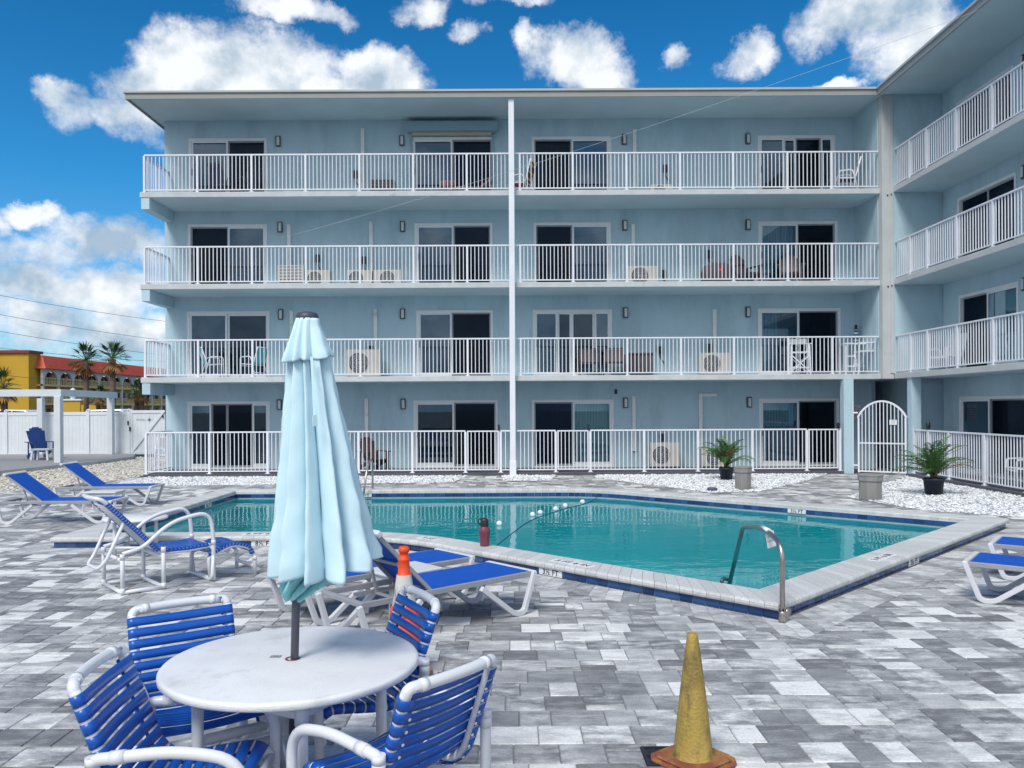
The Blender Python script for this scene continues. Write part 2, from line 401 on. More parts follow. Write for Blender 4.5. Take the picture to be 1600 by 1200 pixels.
def ptone():
    r=random.random()
    if r<.30: v=random.uniform(.05,.28)
    elif r<.62: v=random.uniform(.30,.52)
    elif r<.84: v=random.uniform(.55,.75)
    else: v=random.uniform(.80,1.05)
    return (v,random.random(),random.choice((.1,.4,.6,1.0)))
def ok(x,y):
    if abs(x)>.64*y+1.6: return False
    if inside(OB,x,y) and inside(offset(OUT,-.18),x,y): return False
    for b in beds+[bedL]:
        if inside(b,x,y): return False
    return True
OB18=offset(OUT,-.18)
def ok(x,y):
    if abs(x)>.64*y+1.6 or inside(OB18,x,y): return False
    return not any(inside(b,x,y) for b in beds+[bedL])
while y<23.3:
    x=-16+random.uniform(-.3,0)
    while x<14.5:
        w=random.choice((.17,.20,.26,.26,.30,.34))
        if ok(x+w/2,y+row/2):
            if w>.25 and random.random()<.30:
                s=random.choice((.5,.36,.64))
                stone(mb,x,x+w,y,y+row*s,ptone()); stone(mb,x,x+w,y+row*s,y+row,ptone())
            else: stone(mb,x,x+w,y,y+row,ptone())
        x+=w
    y+=row
tag(mb.build('pool_deck',M['paver']),kind='structure')
# soldier-course border round the pool, laid 4 mm above the field
mb=MB(); ring_pieces(mb,OB,offset(OUT,.0),.21,[(0,-.006),(.0,.004),(1,.004),(1,-.006)],.006,lambda:(random.choice((.35,.5,.6,.7)),random.random(),.4))
tag(mb.build('deck_border',M['paver']),kind='structure')
# coping
mb=MB(); ring_pieces(mb,OUT,INN,.152,[(.06,.078),(.015,.088),(0,.104),(0,.128),(.02,.143),(.06,.15),(.95,.15),(.985,.143),(1.0,.13),(1.0,.085)],.004,rt(.3,.8))
cop=tag(mb.build('pool_coping',M['coping']),kind='structure')
mb=MB(); ring_pieces(mb,offset(OUT,.05),offset(OUT,.12),1.0,[(0,-.012),(0,.082),(1,.082),(1,-.012)],.0,lambda:None)
ring_pieces(mb,offset(OUT,CW+.02),offset(OUT,CW-.06),1.0,[(0,-.10),(0,.084),(1,.084),(1,-.10)],.0,lambda:None)
tag(mb.build('tile_grout',M['tilegrout'],cop))
mb=MB(); ring_pieces(mb,offset(OUT,.038),offset(OUT,.055),.152,[(0,.003),(0,.080),(1,.080),(1,.003)],.007,rt(.1,.9))
ring_pieces(mb,offset(OUT,CW+.032),offset(OUT,CW+.012),.152,[(0,.005),(0,.080),(1,.080),(1,.005)],.007,rt(.1,.9))
tag(mb.build('waterline_tile',M['tile'],cop),kind='stuff')
# basin
mb=MB(); B=offset(OUT,CW+.01); n=len(B)
vs=[(x,y,-.08) for x,y in B]+[(x,y,-1.3 if y<12 else -1.5) for x,y in B]
mb.add(vs,[(i,(i+1)%n,n+(i+1)%n,n+i) for i in range(n)])
mb.build('pool_wall',M['plaster'],cop)
sheet('pool_floor',offset(OUT,CW),None,-1.3,M['plaster'])
o=None
for k,(s,z) in enumerate(((2.3,-1.0),(1.8,-.7),(1.3,-.4))):
    c=Vector((2.42,7.42))+Vector((0,.66)); u=Vector((-.7071,.7071)); w=Vector((.7071,.7071))
    poly=[tuple(c)]+[tuple(c+(w*math.cos(a)+u*math.sin(a))*s) for a in [PI/2*i/8 for i in range(9)]]
    st=MB().prism(poly,-1.29,z).build('pool_step',M['plaster'],cop)
sheet('pool_water',offset(OUT,CW+.005),None,-.025,M['water'])

# gravel: real stones over a bed
def rocks(polys,name,matr,dens,s0,s1,z):
    mb=MB()
    for P in polys:
        xs=[p[0] for p in P]; ys=[p[1] for p in P]
        n=int((max(xs)-min(xs))*(max(ys)-min(ys))*dens)
        for _ in range(n):
            x=random.uniform(min(xs),max(xs)); y=random.uniform(min(ys),max(ys))
            if not inside(P,x,y) or abs(x)>.64*y+1: continue
            s=random.uniform(s0,s1); a=random.uniform(0,PI); e=random.uniform(.6,1); hh=random.uniform(.45,.8)
            ca,sa=math.cos(a),math.sin(a); vs=[]
            for k in range(5):
                b=2*PI*k/5+random.uniform(-.3,.3); q=s*random.uniform(.8,1.1); u,v=q*math.cos(b),q*e*math.sin(b)
                vs.append((x+u*ca-v*sa,y+u*sa+v*ca,z+s*hh*random.uniform(.2,.6)))
            vs.append((x+random.uniform(-.3,.3)*s,y+random.uniform(-.3,.3)*s,z+s*hh*1.25))
            t=(random.random(),random.random(),random.random())
            mb.add(vs,[(k,(k+1)%5,5) for k in range(5)],False,0,t)
    return tag(mb.build(name,matr),name.replace('_',' ')+' spread beside the pool paving','gravel',kind='stuff')
for b in beds: sheet('gravel_bed',b,None,-.002,M['gravelbase'])
sheet('gravel_bed',bedL,None,-.002,M['gravelbase2'])
rocks(beds,'white_gravel',M['rock'],330,.026,.046,-.004)
rocks([bedL],'cream_gravel',M['rockb'],120,.03,.06,-.004)

# depth markers set into coping and tile
def text(body,size,m,parent,loc,rot,depth=.0008,align='CENTER'):
    cu=bpy.data.curves.new('txt','FONT'); cu.body=body; cu.size=size; cu.align_x=align; cu.align_y='CENTER'; cu.extrude=depth; cu.space_character=1.08; cu.offset=size*.018
    o=bpy.data.objects.new('txt',cu); col.objects.link(o)
    dg=bpy.context.evaluated_depsgraph_get(); me=bpy.data.meshes.new_from_object(o.evaluated_get(dg))
    bpy.data.objects.remove(o); me.materials.clear(); me.materials.append(m)
    q=bpy.data.objects.new('lettering',me); col.objects.link(q); q.parent=parent; q.location=loc; q.rotation_euler=rot; return q
def marker(body,p,ang,w,h,vert,size,ntile):
    """tile plaque; ang = reading direction in plan; vert True = on the tile band"""
    o=thing('depth_marker',None,None); del_=None
    for k in ('label','category'): 
        if k in o: del o[k]
    o.parent=cop; o.location=p; o.rotation_euler=(PI/2 if vert else 0,0,ang)
    mb=MB()
    for i in range(ntile):
        x0=-w/2+w*i/ntile; mb.box(x0+.002,x0+w/ntile-.002,-h/2,h/2,-.002,.0035)
    mb.build('plaque',M['signwhite'],o)
    text(body,size,M['ink'],o,(0,0,.0045),(0,0,0))
def P2(x,y,z): v=gp(x,y,z); return v
def on_edge(i,t,d,z):
    a=Vector(POOL[i]); b=Vector(POOL[(i+1)%6]); u=(b-a).normalized(); n=Vector((-u.y,u.x)); v=a.lerp(b,t)+n*d
    return Vector((v.x,v.y,z)), math.atan2(u.y,u.x)
def t_for(i,px_):
    a=Vector(POOL[i]); b=Vector(POOL[(i+1)%6]); best=0;bd=9e9
    for k in range(1001):
        v=a.lerp(b,k/1000); x=800+F*v.x/v.y
        if abs(x-px_)<bd: bd=abs(x-px_); best=k/1000
    return best
for (i,pxx,body,s) in ((1,856,'3½ FT',.1),(0,410,'8½ FT',.1),(2,1431,'3½ FT',.1)):
    p,a=on_edge(i,t_for(i,pxx),.034,.041); marker(body,p,a,.36,.078,True,.085,4)
p,a=on_edge(1,.10,.034,.041); marker('5 FT',p,a,.26,.078,True,.085,3)
for (i,pxx,body,w) in ((1,875,'3 FT 6 IN',.62),(0,405,'8 FT 6 IN',.62),(2,1405,'3 FT 6 IN',.62),(1,650,'5 FT',.40)):
    p,a=on_edge(i,t_for(i,pxx),.20,.1485); marker(body,p,a,w,.14,False,.12,5)
for (i,pxx,body) in ((3,1262,'3½ FT'),(4,890,'5 FT'),(4,574,'8½ FT'),(5,285,'8½ FT')):
    p,a=on_edge(i,t_for(i,pxx),CW+.038,.043); marker(body,p,a+PI,.34,.07,True,.08,4)

# ================= BUILDING =================
YF,YW=23.5,25.2
FL=[.08,2.85,5.53,8.17]; CEIL=[2.70,5.38,8.02,10.80]
XL,XR=-10.65,10.87; XWG=12.30; YWE=14.0
bld=thing('apartment_building','four storey pale blue apartment block with white balcony railings beyond the pool','building',(0,YF,0))
OFS=Vector((0,-YF,0))
def bp_(mb,name,m,**k):
    for i,v in enumerate(mb.v): mb.v[i]=(v[0],v[1]-YF,v[2])
    return mb.build(name,m,bld,**k)
def fx(x): return (x-800)*YW/F
doors=[ # floor, px left, px right, panels: (width share, kind), curtain
 (3,298,418,[(.5,'G'),(.5,'S')],None),(3,645,773,[(.5,'G'),(.5,'S')],None),(3,834,956,[(.5,'S'),(.5,'G')],None),(3,1187,1306,[(.33,'G'),(.17,'D'),(.34,'S'),(.16,'G')],None),
 (2,296,418,[(.5,'S'),(.5,'G')],None),(2,650,770,[(.5,'G'),(.5,'S')],None),(2,836,955,[(.5,'S'),(.5,'G')],None),(2,1187,1309,[(.5,'G'),(.5,'S')],('blind2',0,.5)),
 (1,294,421,[(.48,'G'),(.52,'D')],None),(1,652,770,[(.46,'G'),(.54,'S')],None),(1,834,956,[(.3,'G'),(.19,'D'),(.31,'D'),(.2,'G')],None),(1,1186,1313,[(.5,'G'),(.5,'S')],('blind2',0,.25)),
 (0,294,421,[(.27,'G'),(.2,'S'),(.33,'S'),(.2,'G')],None),(0,647,777,[(.48,'G'),(.52,'S')],None),(0,832,958,[(.5,'S'),(.5,'G')],('blind',0,1)),(0,1187,1310,[(.5,'G'),(.5,'S')],('blind2',.0,.5)),
]
wdoors=[(3,1497,1586,[(.5,'S'),(.5,'S')],None),(2,1499,1589,[(.5,'S'),(.5,'S')],None),(1,1500,1592,[(.48,'S'),(.52,'G')],('blind',.5,1)),(0,1500,1604,[(.46,'G'),(.54,'S')],None)]
DH=2.07
def wall_pieces(mb,a0,a1,z0,z1,openings,boxf):
    xs=a0
    for (o0,o1,zt) in sorted(openings):
        if o0>xs: boxf(xs,o0,z0,z1)
        boxf(o0,o1,zt,z1); xs=o1
    if a1>xs: boxf(xs,a1,z0,z1)
mb=MB()
for f in range(4):
    ops=[(fx(l),fx(r),FL[f]+DH) for (ff,l,r,_,_) in doors if ff==f]
    right=10.57 if f else 11.07
    wall_pieces(mb,XL,right,FL[f]-(.1 if f==0 else 0),CEIL[f],ops,lambda a,b,c,d:mb.box(a,b,YW,YW+.2,c,d))
for f in range(4):
    ops=[]
    for (ff,l,r,_,_) in wdoors:
        if ff==f: y1=XWG*F/(l-800); y0=XWG*F/(r-800); ops.append((y0,y1,FL[f]+DH))
    wall_pieces(mb,YWE,23.34,FL[f]-(.1 if f==0 else 0),CEIL[f],ops,lambda a,b,c,d:mb.box(XWG,XWG+.2,a,b,c,d))
for f in range(4):   # partitions at the inner corner
    z0,z1=FL[f]-(.1 if f==0 else 0),CEIL[f]
    if f: mb.box(10.57,10.60,23.62,YW+.2,z0,z1); mb.box(10.88,XWG+.2,23.36,23.50,z0,z1)
    else: mb.box(11.67,XWG+.2,23.62,23.76,z0,z1)
mb.box(11.83,12.0,23.76,30,-.02,2.7)           # passage right wall
mb.box(11.07,11.27,25.41,30,-.02,2.7)
mb.box(11.27,11.83,29.8,30,-.02,2.7)
mb.box(XL,XL+.2,YW+.2,37,-.02,10.80)      # left end wall
mb.box(XL+.2,13.5,36.8,37,-.02,10.80)
bp_(mb,'wall',M['wall'])
mb=MB()
mb.box(9.49,9.77,23.42,23.70,-.02,2.695)
bp_(mb,'column',M['wall'],bevel=.006)
mb=MB(); mb.box(10.94,11.20,22.42,22.68,-.02,2.695); bp_(mb,'column',M['wall'],bevel=.006)
# slabs
for f in (1,2,3):
    mb=MB(); z1=FL[f]; z0=CEIL[f-1]
    e=.004
    mb.box(XL,10.585,YF,YW-.001,z0,z1); bp_(mb,'balcony_slab',M['slab'],bevel=.008)
    mb=MB(); mb.box(10.905,XWG-.001,YWE,23.355,z0,z1); bp_(mb,'balcony_slab',M['beige'],bevel=.008)
    mb=MB(); mb.box(XL+.01,10.575,YF+.02,YW-.002,z0-.006,z0-.001); mb.box(10.93,XWG-.002,YWE,23.35,z0-.006,z0-.001); bp_(mb,'slab_soffit',M['soffit'])
    mb=MB(); mb.box(-10.62,-10.38,YF+.015,YW-.01,z0-.34,z0-.008); bp_(mb,'cantilever_beam',M['wall'],bevel=.01)
    mb=MB(); mb.box(10.61,13.5,YW+.2,30,z0,z1); mb.box(10.61,13.5,23.52,YW+.2,z0,z1); bp_(mb,'inner_floor',M['beige'])
# corner pillar and the slab band over the passage
mb=MB(); mb.box(10.586,10.90,23.36,23.62,2.70,10.80); mb.box(9.4,10.5,23.5,23.51,0,0.001) if False else None
bp_(mb,'corner_pillar',M['beige'],bevel=.006)
mb=MB(); mb.box(10.80,10.90,23.335,23.358,2.86,10.78); bp_(mb,'corner_pilaster',M['beige'])
for zz in (5.45,8.05):
    mb=MB(); mb.box(10.72,10.76,23.345,23.36,zz-.14,zz-.10); mb.box(10.82,10.85,23.32,23.334,zz-.12,zz-.08); bp_(mb,'scupper_hole',M['black'])
# roof
mb=MB()
mb.box(-10.90,10.45,23.27,38,10.83,10.95); mb.box(10.45,20,13.5,38,10.83,10.95)
rf=bp_(mb,'roof',M['fascia'])
def rp(mb,name,m,**k):
    for i,v in enumerate(mb.v): mb.v[i]=(v[0],v[1]-YF,v[2])
    return mb.build(name,m,rf,**k)
mb=MB(); mb.box(-10.93,10.40,23.23,23.27,10.74,10.93); mb.box(10.40,10.45,13.5,23.27,10.74,10.93); mb.box(-10.93,-10.90,23.27,38,10.74,10.93)
rp(mb,'fascia',mat('fascia_board',(.30,.31,.31),.5,.05,2),bevel=.004)
mb=MB(); mb.box(-10.97,10.36,23.19,23.24,10.905,10.965); mb.box(10.36,10.41,13.5,23.24,10.905,10.965); mb.box(-10.97,-10.92,23.24,38,10.905,10.965)
rp(mb,'drip_edge',mat('drip_edge_metal',(.44,.45,.45),.4,.05,2),bevel=.004)
mb=MB(); mb.box(-10.89,10.45,23.28,YW+.2,10.802,10.825); mb.box(10.46,XWG+.2,13.5,YW,10.802,10.824); mb.box(-10.89,XL,YW+.2,37.9,10.802,10.825)
rp(mb,'soffit',M['soffit'])
# tall post standing in front of the slabs
mb=MB(); mb.box(-.06,.10,23.30,23.42,.0,10.74); mb.box(-.075,.115,23.285,23.435,0,.42)
bp_(mb,'tall_post',M['rail'],bevel=.012)

# doors
def door(origin,rz,w,h,panels,curtain,shutter=False,wing=False):
    """local x runs along the wall, y goes into it; origin at the outer left bottom corner"""
    mb=MB(); fw=.058
    mb.box(0,fw,-.012,.13,0,h); mb.box(w-fw,w,-.012,.13,0,h); mb.box(fw,w-fw,-.012,.13,h-fw,h); mb.box(fw,w-fw,-.012,.13,0,.05)
    # thin casing on the wall round the frame
    mb.box(-.02,0,-.020,-.001,0,h+.02); mb.box(w,w+.02,-.020,-.001,0,h+.02); mb.box(0,w,-.020,-.001,h,h+.02)
    d=mb.build('sliding_door',M['frame'],bld,bevel=.004); d.location=Vector(origin)+OFS; d.rotation_euler=(0,0,rz)
    x=fw; iw=w-2*fw
    for k,(s,kd) in enumerate(panels):
        pw=s*iw; yy={'G':.035,'S':.085,'D':.085}[kd]; st={'G':.055,'S':.04,'D':.06}[kd]
        fm=M['frame'] if kd in 'GD' else M['track']
        mb=MB(); mb.box(x,x+st,yy-.015,yy+.02,.051,h-fw); mb.box(x+pw-st,x+pw,yy-.015,yy+.02,.051,h-fw)
        mb.box(x+st,x+pw-st,yy-.015,yy+.02,h-fw-st,h-fw); mb.box(x+st,x+pw-st,yy-.015,yy+.02,.051,.051+st*(2.2 if kd=='G' else 1.6))
        mb.build('panel_frame',fm,d)
        g=MB(); g.add([(x+st,yy,.05),(x+pw-st,yy,.05),(x+pw-st,yy,h-fw-st),(x+st,yy,h-fw-st)],[(0,1,2,3)])
        g.build('pane',M['glass'] if kd=='G' else M['glass2'],d)
        if kd=='S':
            g=MB(); g.add([(x+st,yy-.012,.05),(x+pw-st,yy-.012,.05),(x+pw-st,yy-.012,h-fw-st),(x+st,yy-.012,h-fw-st)],[(0,1,2,3)]); g.build('insect_screen',M['screen'],d)
        if k==1 and kd!='S': pass
        x+=pw
    mb=MB(); mb.box(fw+.012,fw+.035,-.03,-.012,.95,1.15); mb.build('handle',M['track'],d)
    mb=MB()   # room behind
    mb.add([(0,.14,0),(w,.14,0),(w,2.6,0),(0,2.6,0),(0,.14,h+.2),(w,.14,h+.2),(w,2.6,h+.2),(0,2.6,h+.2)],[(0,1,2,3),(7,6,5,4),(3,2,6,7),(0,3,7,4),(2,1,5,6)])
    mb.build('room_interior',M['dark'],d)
    if curtain:
        mm,c0,c1=curtain; g=MB(); n=int((c1-c0)*w/.09); 
        for i in range(n):
            xx=fw+(c0*iw)+(c1-c0)*iw*i/n; g.add([(xx,.20,.06),(xx+.085,.225,.06),(xx+.085,.225,h-.09),(xx,.20,h-.09)],[(0,1,2,3)])
        g.build('vertical_blind',M[mm],d)
    if shutter:
        mb=MB(); mb.box(-.13,w+.13,-.30,-.023,h+.13,h+.42); mb.box(-.02,.04,-.06,-.023,0,h+.13); mb.box(w-.04,w+.02,-.06,-.023,0,h+.13)
        mb.build('shutter_box',mat('shutter_paint',(.27,.42,.50),.6,.03,2),d,bevel=.006)
        mb=MB(); mb.box(.05,w-.05,-.16,-.06,h+.04,h+.125); mb.build('rolled_slat',mat('shutter_slat',(.50,.48,.38),.6,.03,2),d)
    return d
for (f,l,r,pn,cu) in doors:
    door((fx(l),YW,FL[f]),0,fx(r)-fx(l),DH,pn,cu,shutter=(f==3 and l==645))
for (f,l,r,pn,cu) in wdoors:
    y1=XWG*F/(l-800); y0=XWG*F/(r-800); door((XWG,y1,FL[f]),-PI/2,y1-y0,DH,pn,cu)
# wall lamps, line covers, disconnect boxes (parts of the building)
def lamp(x,y,z,rz=0):
    mb=MB(); mb.box(-.075,.075,-.07,-.001,-.16,.16); o=mb.build('wall_lamp',M['lampdark'],bld,bevel=.008); o.location=Vector((x,y,z))+OFS; o.rotation_euler=(0,0,rz)
    mb=MB(); mb.box(-.035,.05,-.095,-.071,-.13,.13); mb.build('diffuser',M['lampwhite'],o,bevel=.01)
LAMPS={3:[(435,217),(628,217),(975,212),(1168,211)],2:[(438,351),(629,352),(976,351),(1168,348)],1:[(439,491),(629,491),(977,489),(1168,487)],0:[(437,629),(630,629),(977,627),(1170,625)]}
for f in LAMPS:
    for (x,y) in LAMPS[f]: p=at(x,y,YW); lamp(p.x,YW,FL[f]+1.98)
for f in (1,2,3,0): lamp(XWG,19.6 if f else 19.0,FL[f]+1.98,-PI/2)
def cover(x,ytop,f,elbow=0,zb=None):
    p=at(x,ytop,YW); z0=FL[f]+.5 if zb is None else zb
    mb=MB(); mb.box(p.x-.055,p.x+.055,YW-.075,YW-.001,z0,p.z)
    if elbow: mb.box(p.x+.0555,p.x+elbow,YW-.075,YW-.001,p.z-.09,p.z)
    mb.box(p.x-.06,p.x+.06,YW-.08,YW-.001,p.z+.0005,p.z+.03) if not elbow else None
    bp_(mb,'line_set_cover',M['pipe'],bevel=.008)
for a in ((567,203,3),(991,204,3),(452,352,2),(580,348,2),(989,352,2),(456,487,1),(587,484,1),(1116,485,1),(573,624,0),(990,620,0)): cover(*a)
cover(1094,615,0,elbow=.50)
def disc(x,y,f,w=.11,h=.22):
    p=at(x,y,YW); mb=MB(); mb.box(p.x-w/2,p.x+w/2,YW-.09,YW-.001,p.z-h/2,p.z+h/2)
    mb.tube(rnd_path([(p.x,YW-.04,p.z-h/2),(p.x,YW-.04,p.z-h),(p.x+.12,YW-.05,p.z-h-.18)],.08),.014,6)
    bp_(mb,'disconnect_box',M['black'])
for a in ((556,273,3),(497,404,2),(569,407,2),(1037,428,2),(580,546,1),(1031,547,1),(1107,543,1),(1034,683,0),(1039,264,3),(1107,397,2)): disc(*a)
mb=MB(); p=at(962,612,YW); mb.tube([(p.x,YW-.05,p.z+.07),(p.x,YW-.05,p.z-.07)],.035,8); mb.box(p.x-.02,p.x+.02,YW-.05,YW,p.z-.02,p.z+.03); bp_(mb,'security_camera',M['black'])

# railings
def railing(parent,p0,p1,z,h,posts,pick=.112,name='balcony_railing',postw=.055,endpost=(True,True)):
    """posts = distances from p0; handrail mesh is the part, posts and picket bays hang under it"""
    a=Vector((p0[0],p0[1],0)); b=Vector((p1[0],p1[1],0)); L=(b-a).length; d=(b-a)/L; ang=math.atan2(d.y,d.x)
    mb=MB(); mb.box(0,L,-.026,.026,h-.04,h)
    o=mb.build(name,M['rail'],parent,bevel=.004); m=MB(); m.box(0,L,-.016,.016,.055,.085); m.build('bottom_rail',M['rail'],o)
    o.location=a+Vector((0,0,z))-(Vector(parent.location) if parent else Vector()); o.rotation_euler=(0,0,ang)
    for s in posts:
        m=MB(); m.box(s-postw/2,s+postw/2,-.03,.03,0,h-.041); m.box(s-.06,s+.06,-.05,.05,0.001,.014); m.build('post',M['rail'],o)
    ss=sorted(set([0]+list(posts)+[L])); 
    for i in range(len(ss)-1):
        w=ss[i+1]-ss[i]
        if w<.14: continue
        n=max(1,round(w/pick)); m=MB()
        for k in range(1,n):
            x=ss[i]+w*k/n; m.box(x-.010,x+.010,-.010,.010,.0855,h-.0405)
        m.build('picket_panel',M['rail'],o)
    return o
def fxx(x): return (x-800)*YF/F
XS=fxx(226)
lp=[fxx(v)-XS for v in (226,309,394,478.5,563,647,731)]; rs=fxx(806); rpz=[fxx(v)-rs for v in (814,897,981,1065,1148,1233,1302)]
for f in (1,2,3):
    railing(bld,(XS,YF+.06),(fxx(797),YF+.06),FL[f],1.09,lp)
    railing(bld,(rs,YF+.06),(10.56,YF+.06),FL[f],1.09,rpz)
    railing(bld,(XS,YF+.10),(XS,YW-.01),FL[f],1.09,[])
    railing(bld,(10.96,23.33),(10.96,YWE),FL[f],1.09,[.85,1.75+.02,3.20,4.7,6.2,7.7])
# patio
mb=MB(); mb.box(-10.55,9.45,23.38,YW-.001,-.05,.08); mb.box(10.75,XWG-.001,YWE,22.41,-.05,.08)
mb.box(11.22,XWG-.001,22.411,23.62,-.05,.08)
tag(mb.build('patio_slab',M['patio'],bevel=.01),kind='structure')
def pfence(label,p0,p1,posts,gates,h=1.21):
    t=thing('patio_fence',label,'fence',(p0[0],p0[1],.08)); a=Vector(p0); b=Vector(p1); L=(b-a).length; d=(b-a)/L
    t.rotation_euler=(0,0,math.atan2(d.y,d.x)); cur=0; pl=sorted(posts)
    segs=[]; 
    for g0,g1 in gates: segs.append((cur,g0)); cur=g1
    segs.append((cur,L))
    mb=MB()
    for s0,s1 in segs: 
        if s1-s0>.02: mb.box(s0,s1,-.024,.024,h-.04,h); mb.box(s0,s1,-.016,.016,.06,.09)
    mb.build('fence_rail',M['rail'],t,bevel=.004)
    for s in pl:
        m=MB(); m.box(s-.032,s+.032,-.032,.032,-.02 if False else .001,h-.042); m.box(s-.065,s+.065,-.055,.055,.001,.016); m.build('post',M['rail'],t)
    ss=sorted(set([0]+pl+[L]))
    for i in range(len(ss)-1):
        w=ss[i+1]-ss[i]; isg=any(abs(ss[i]-g0)<.06 and abs(ss[i+1]-g1)<.06 for g0,g1 in gates)
        if w<.1: continue
        n=max(1,round(w/.117)); m=MB()
        if isg:
            x0,x1=ss[i]+.05,ss[i+1]-.05
            m.box(x0,x0+.035,-.018,.018,.07,h-.01); m.box(x1-.035,x1,-.018,.018,.07,h-.01); m.box(x0+.035,x1-.035,-.018,.018,h-.045,h-.01); m.box(x0+.035,x1-.035,-.018,.018,.07,.105)
            n=max(1,round((x1-x0)/.117))
            for k in range(1,n): x=x0+(x1-x0)*k/n; m.box(x-.010,x+.010,-.010,.010,.1055,h-.0455)
            g=m.build('gate',M['rail'],t)
            q=MB(); q.box(x1-.03,x1+.03,-.04,.04,h+.0,h+.16 if True else h); q.build('latch',M['black'],g)
        else:
            for k in range(1,n): x=ss[i]+w*k/n; m.box(x-.010,x+.010,-.010,.010,.0905,h-.0405)
            m.build('picket_panel',M['rail'],t)
    return t
YG=23.44; gx=lambda x:(x-800)*YG/F
X0=gx(228)
pfence('long white patio fence left of the tall white post',(X0,YG),(gx(797),YG),[gx(v)-X0 for v in (228,327,418,508,560,644,727,782)],[(gx(727)-X0,gx(782)-X0)])
X1=gx(807)
pfence('long white patio fence between the tall white post and the blue column',(X1,YG),(gx(1314),YG),[gx(v)-X1 for v in (868,922,1006,1090,1175,1260,1312)],[(gx(868)-X1,gx(922)-X1),(gx(1260)-X1,gx(1312)-X1)])
pfence('short white side return of the patio fence at the left end of the building',(X0,YG+.06),(X0,YW-.02),[],[])
pfence('white patio fence on the right behind the potted palm, running towards the camera',(10.98,22.40),(10.80,YWE),[.04,.85,1.9,3.5,5.1,6.7,8.2],[])
# ================= FURNITURE =================
def strapband(mb, prof, s0, w, hw, rr, sag=.012):
    """one vinyl strap: wraps both side rails; prof(s)->(y,z,ny,nz) rail centre and outward normal at arc length s"""
    cs=[]
    cs.append((-hw+.03,-rr))
    for k in range(7):
        a=-PI/2-PI*k/6; cs.append((-hw+rr*math.cos(a), rr*math.sin(a)))
    for k in range(1,8): 
        t=k/8; cs.append((-hw+2*hw*t, rr-sag*math.sin(PI*t)))
    for k in range(7):
        a=PI/2-PI*k/6; cs.append((hw+rr*math.cos(a), rr*math.sin(a)))
    cs.append((hw-.03,-rr))
    vs=[]; m=len(cs); S=(s0,s0+w*.5,s0+w)
    for s in S:
        y,z,ny,nz=prof(s)
        for (x,n) in cs: vs.append((x,y+ny*n,z+nz*n))
    fs=[]
    for i in range(len(S)-1):
        for k in range(m-1): fs.append((i*m+k,(i+1)*m+k,(i+1)*m+k+1,i*m+k+1))
    mb.add(vs,fs,True)
def arcprof(pts,fl=1):
    P=[Vector(p) for p in pts]; ln=[0]
    for i in range(1,len(P)): ln.append(ln[-1]+(P[i]-P[i-1]).length)
    def f(s):
        s=max(0,min(ln[-1]-1e-5,s)); i=0
        while ln[i+1]<=s: i+=1
        t=(s-ln[i])/(ln[i+1]-ln[i]); p=P[i].lerp(P[i+1],t)
        # smoothed tangent
        j=max(0,i-1); k=min(len(P)-1,i+2); d=(P[k]-P[j]).normalized()
        return p.y,p.z,-d.z*fl,d.y*fl
    return f,ln[-1]
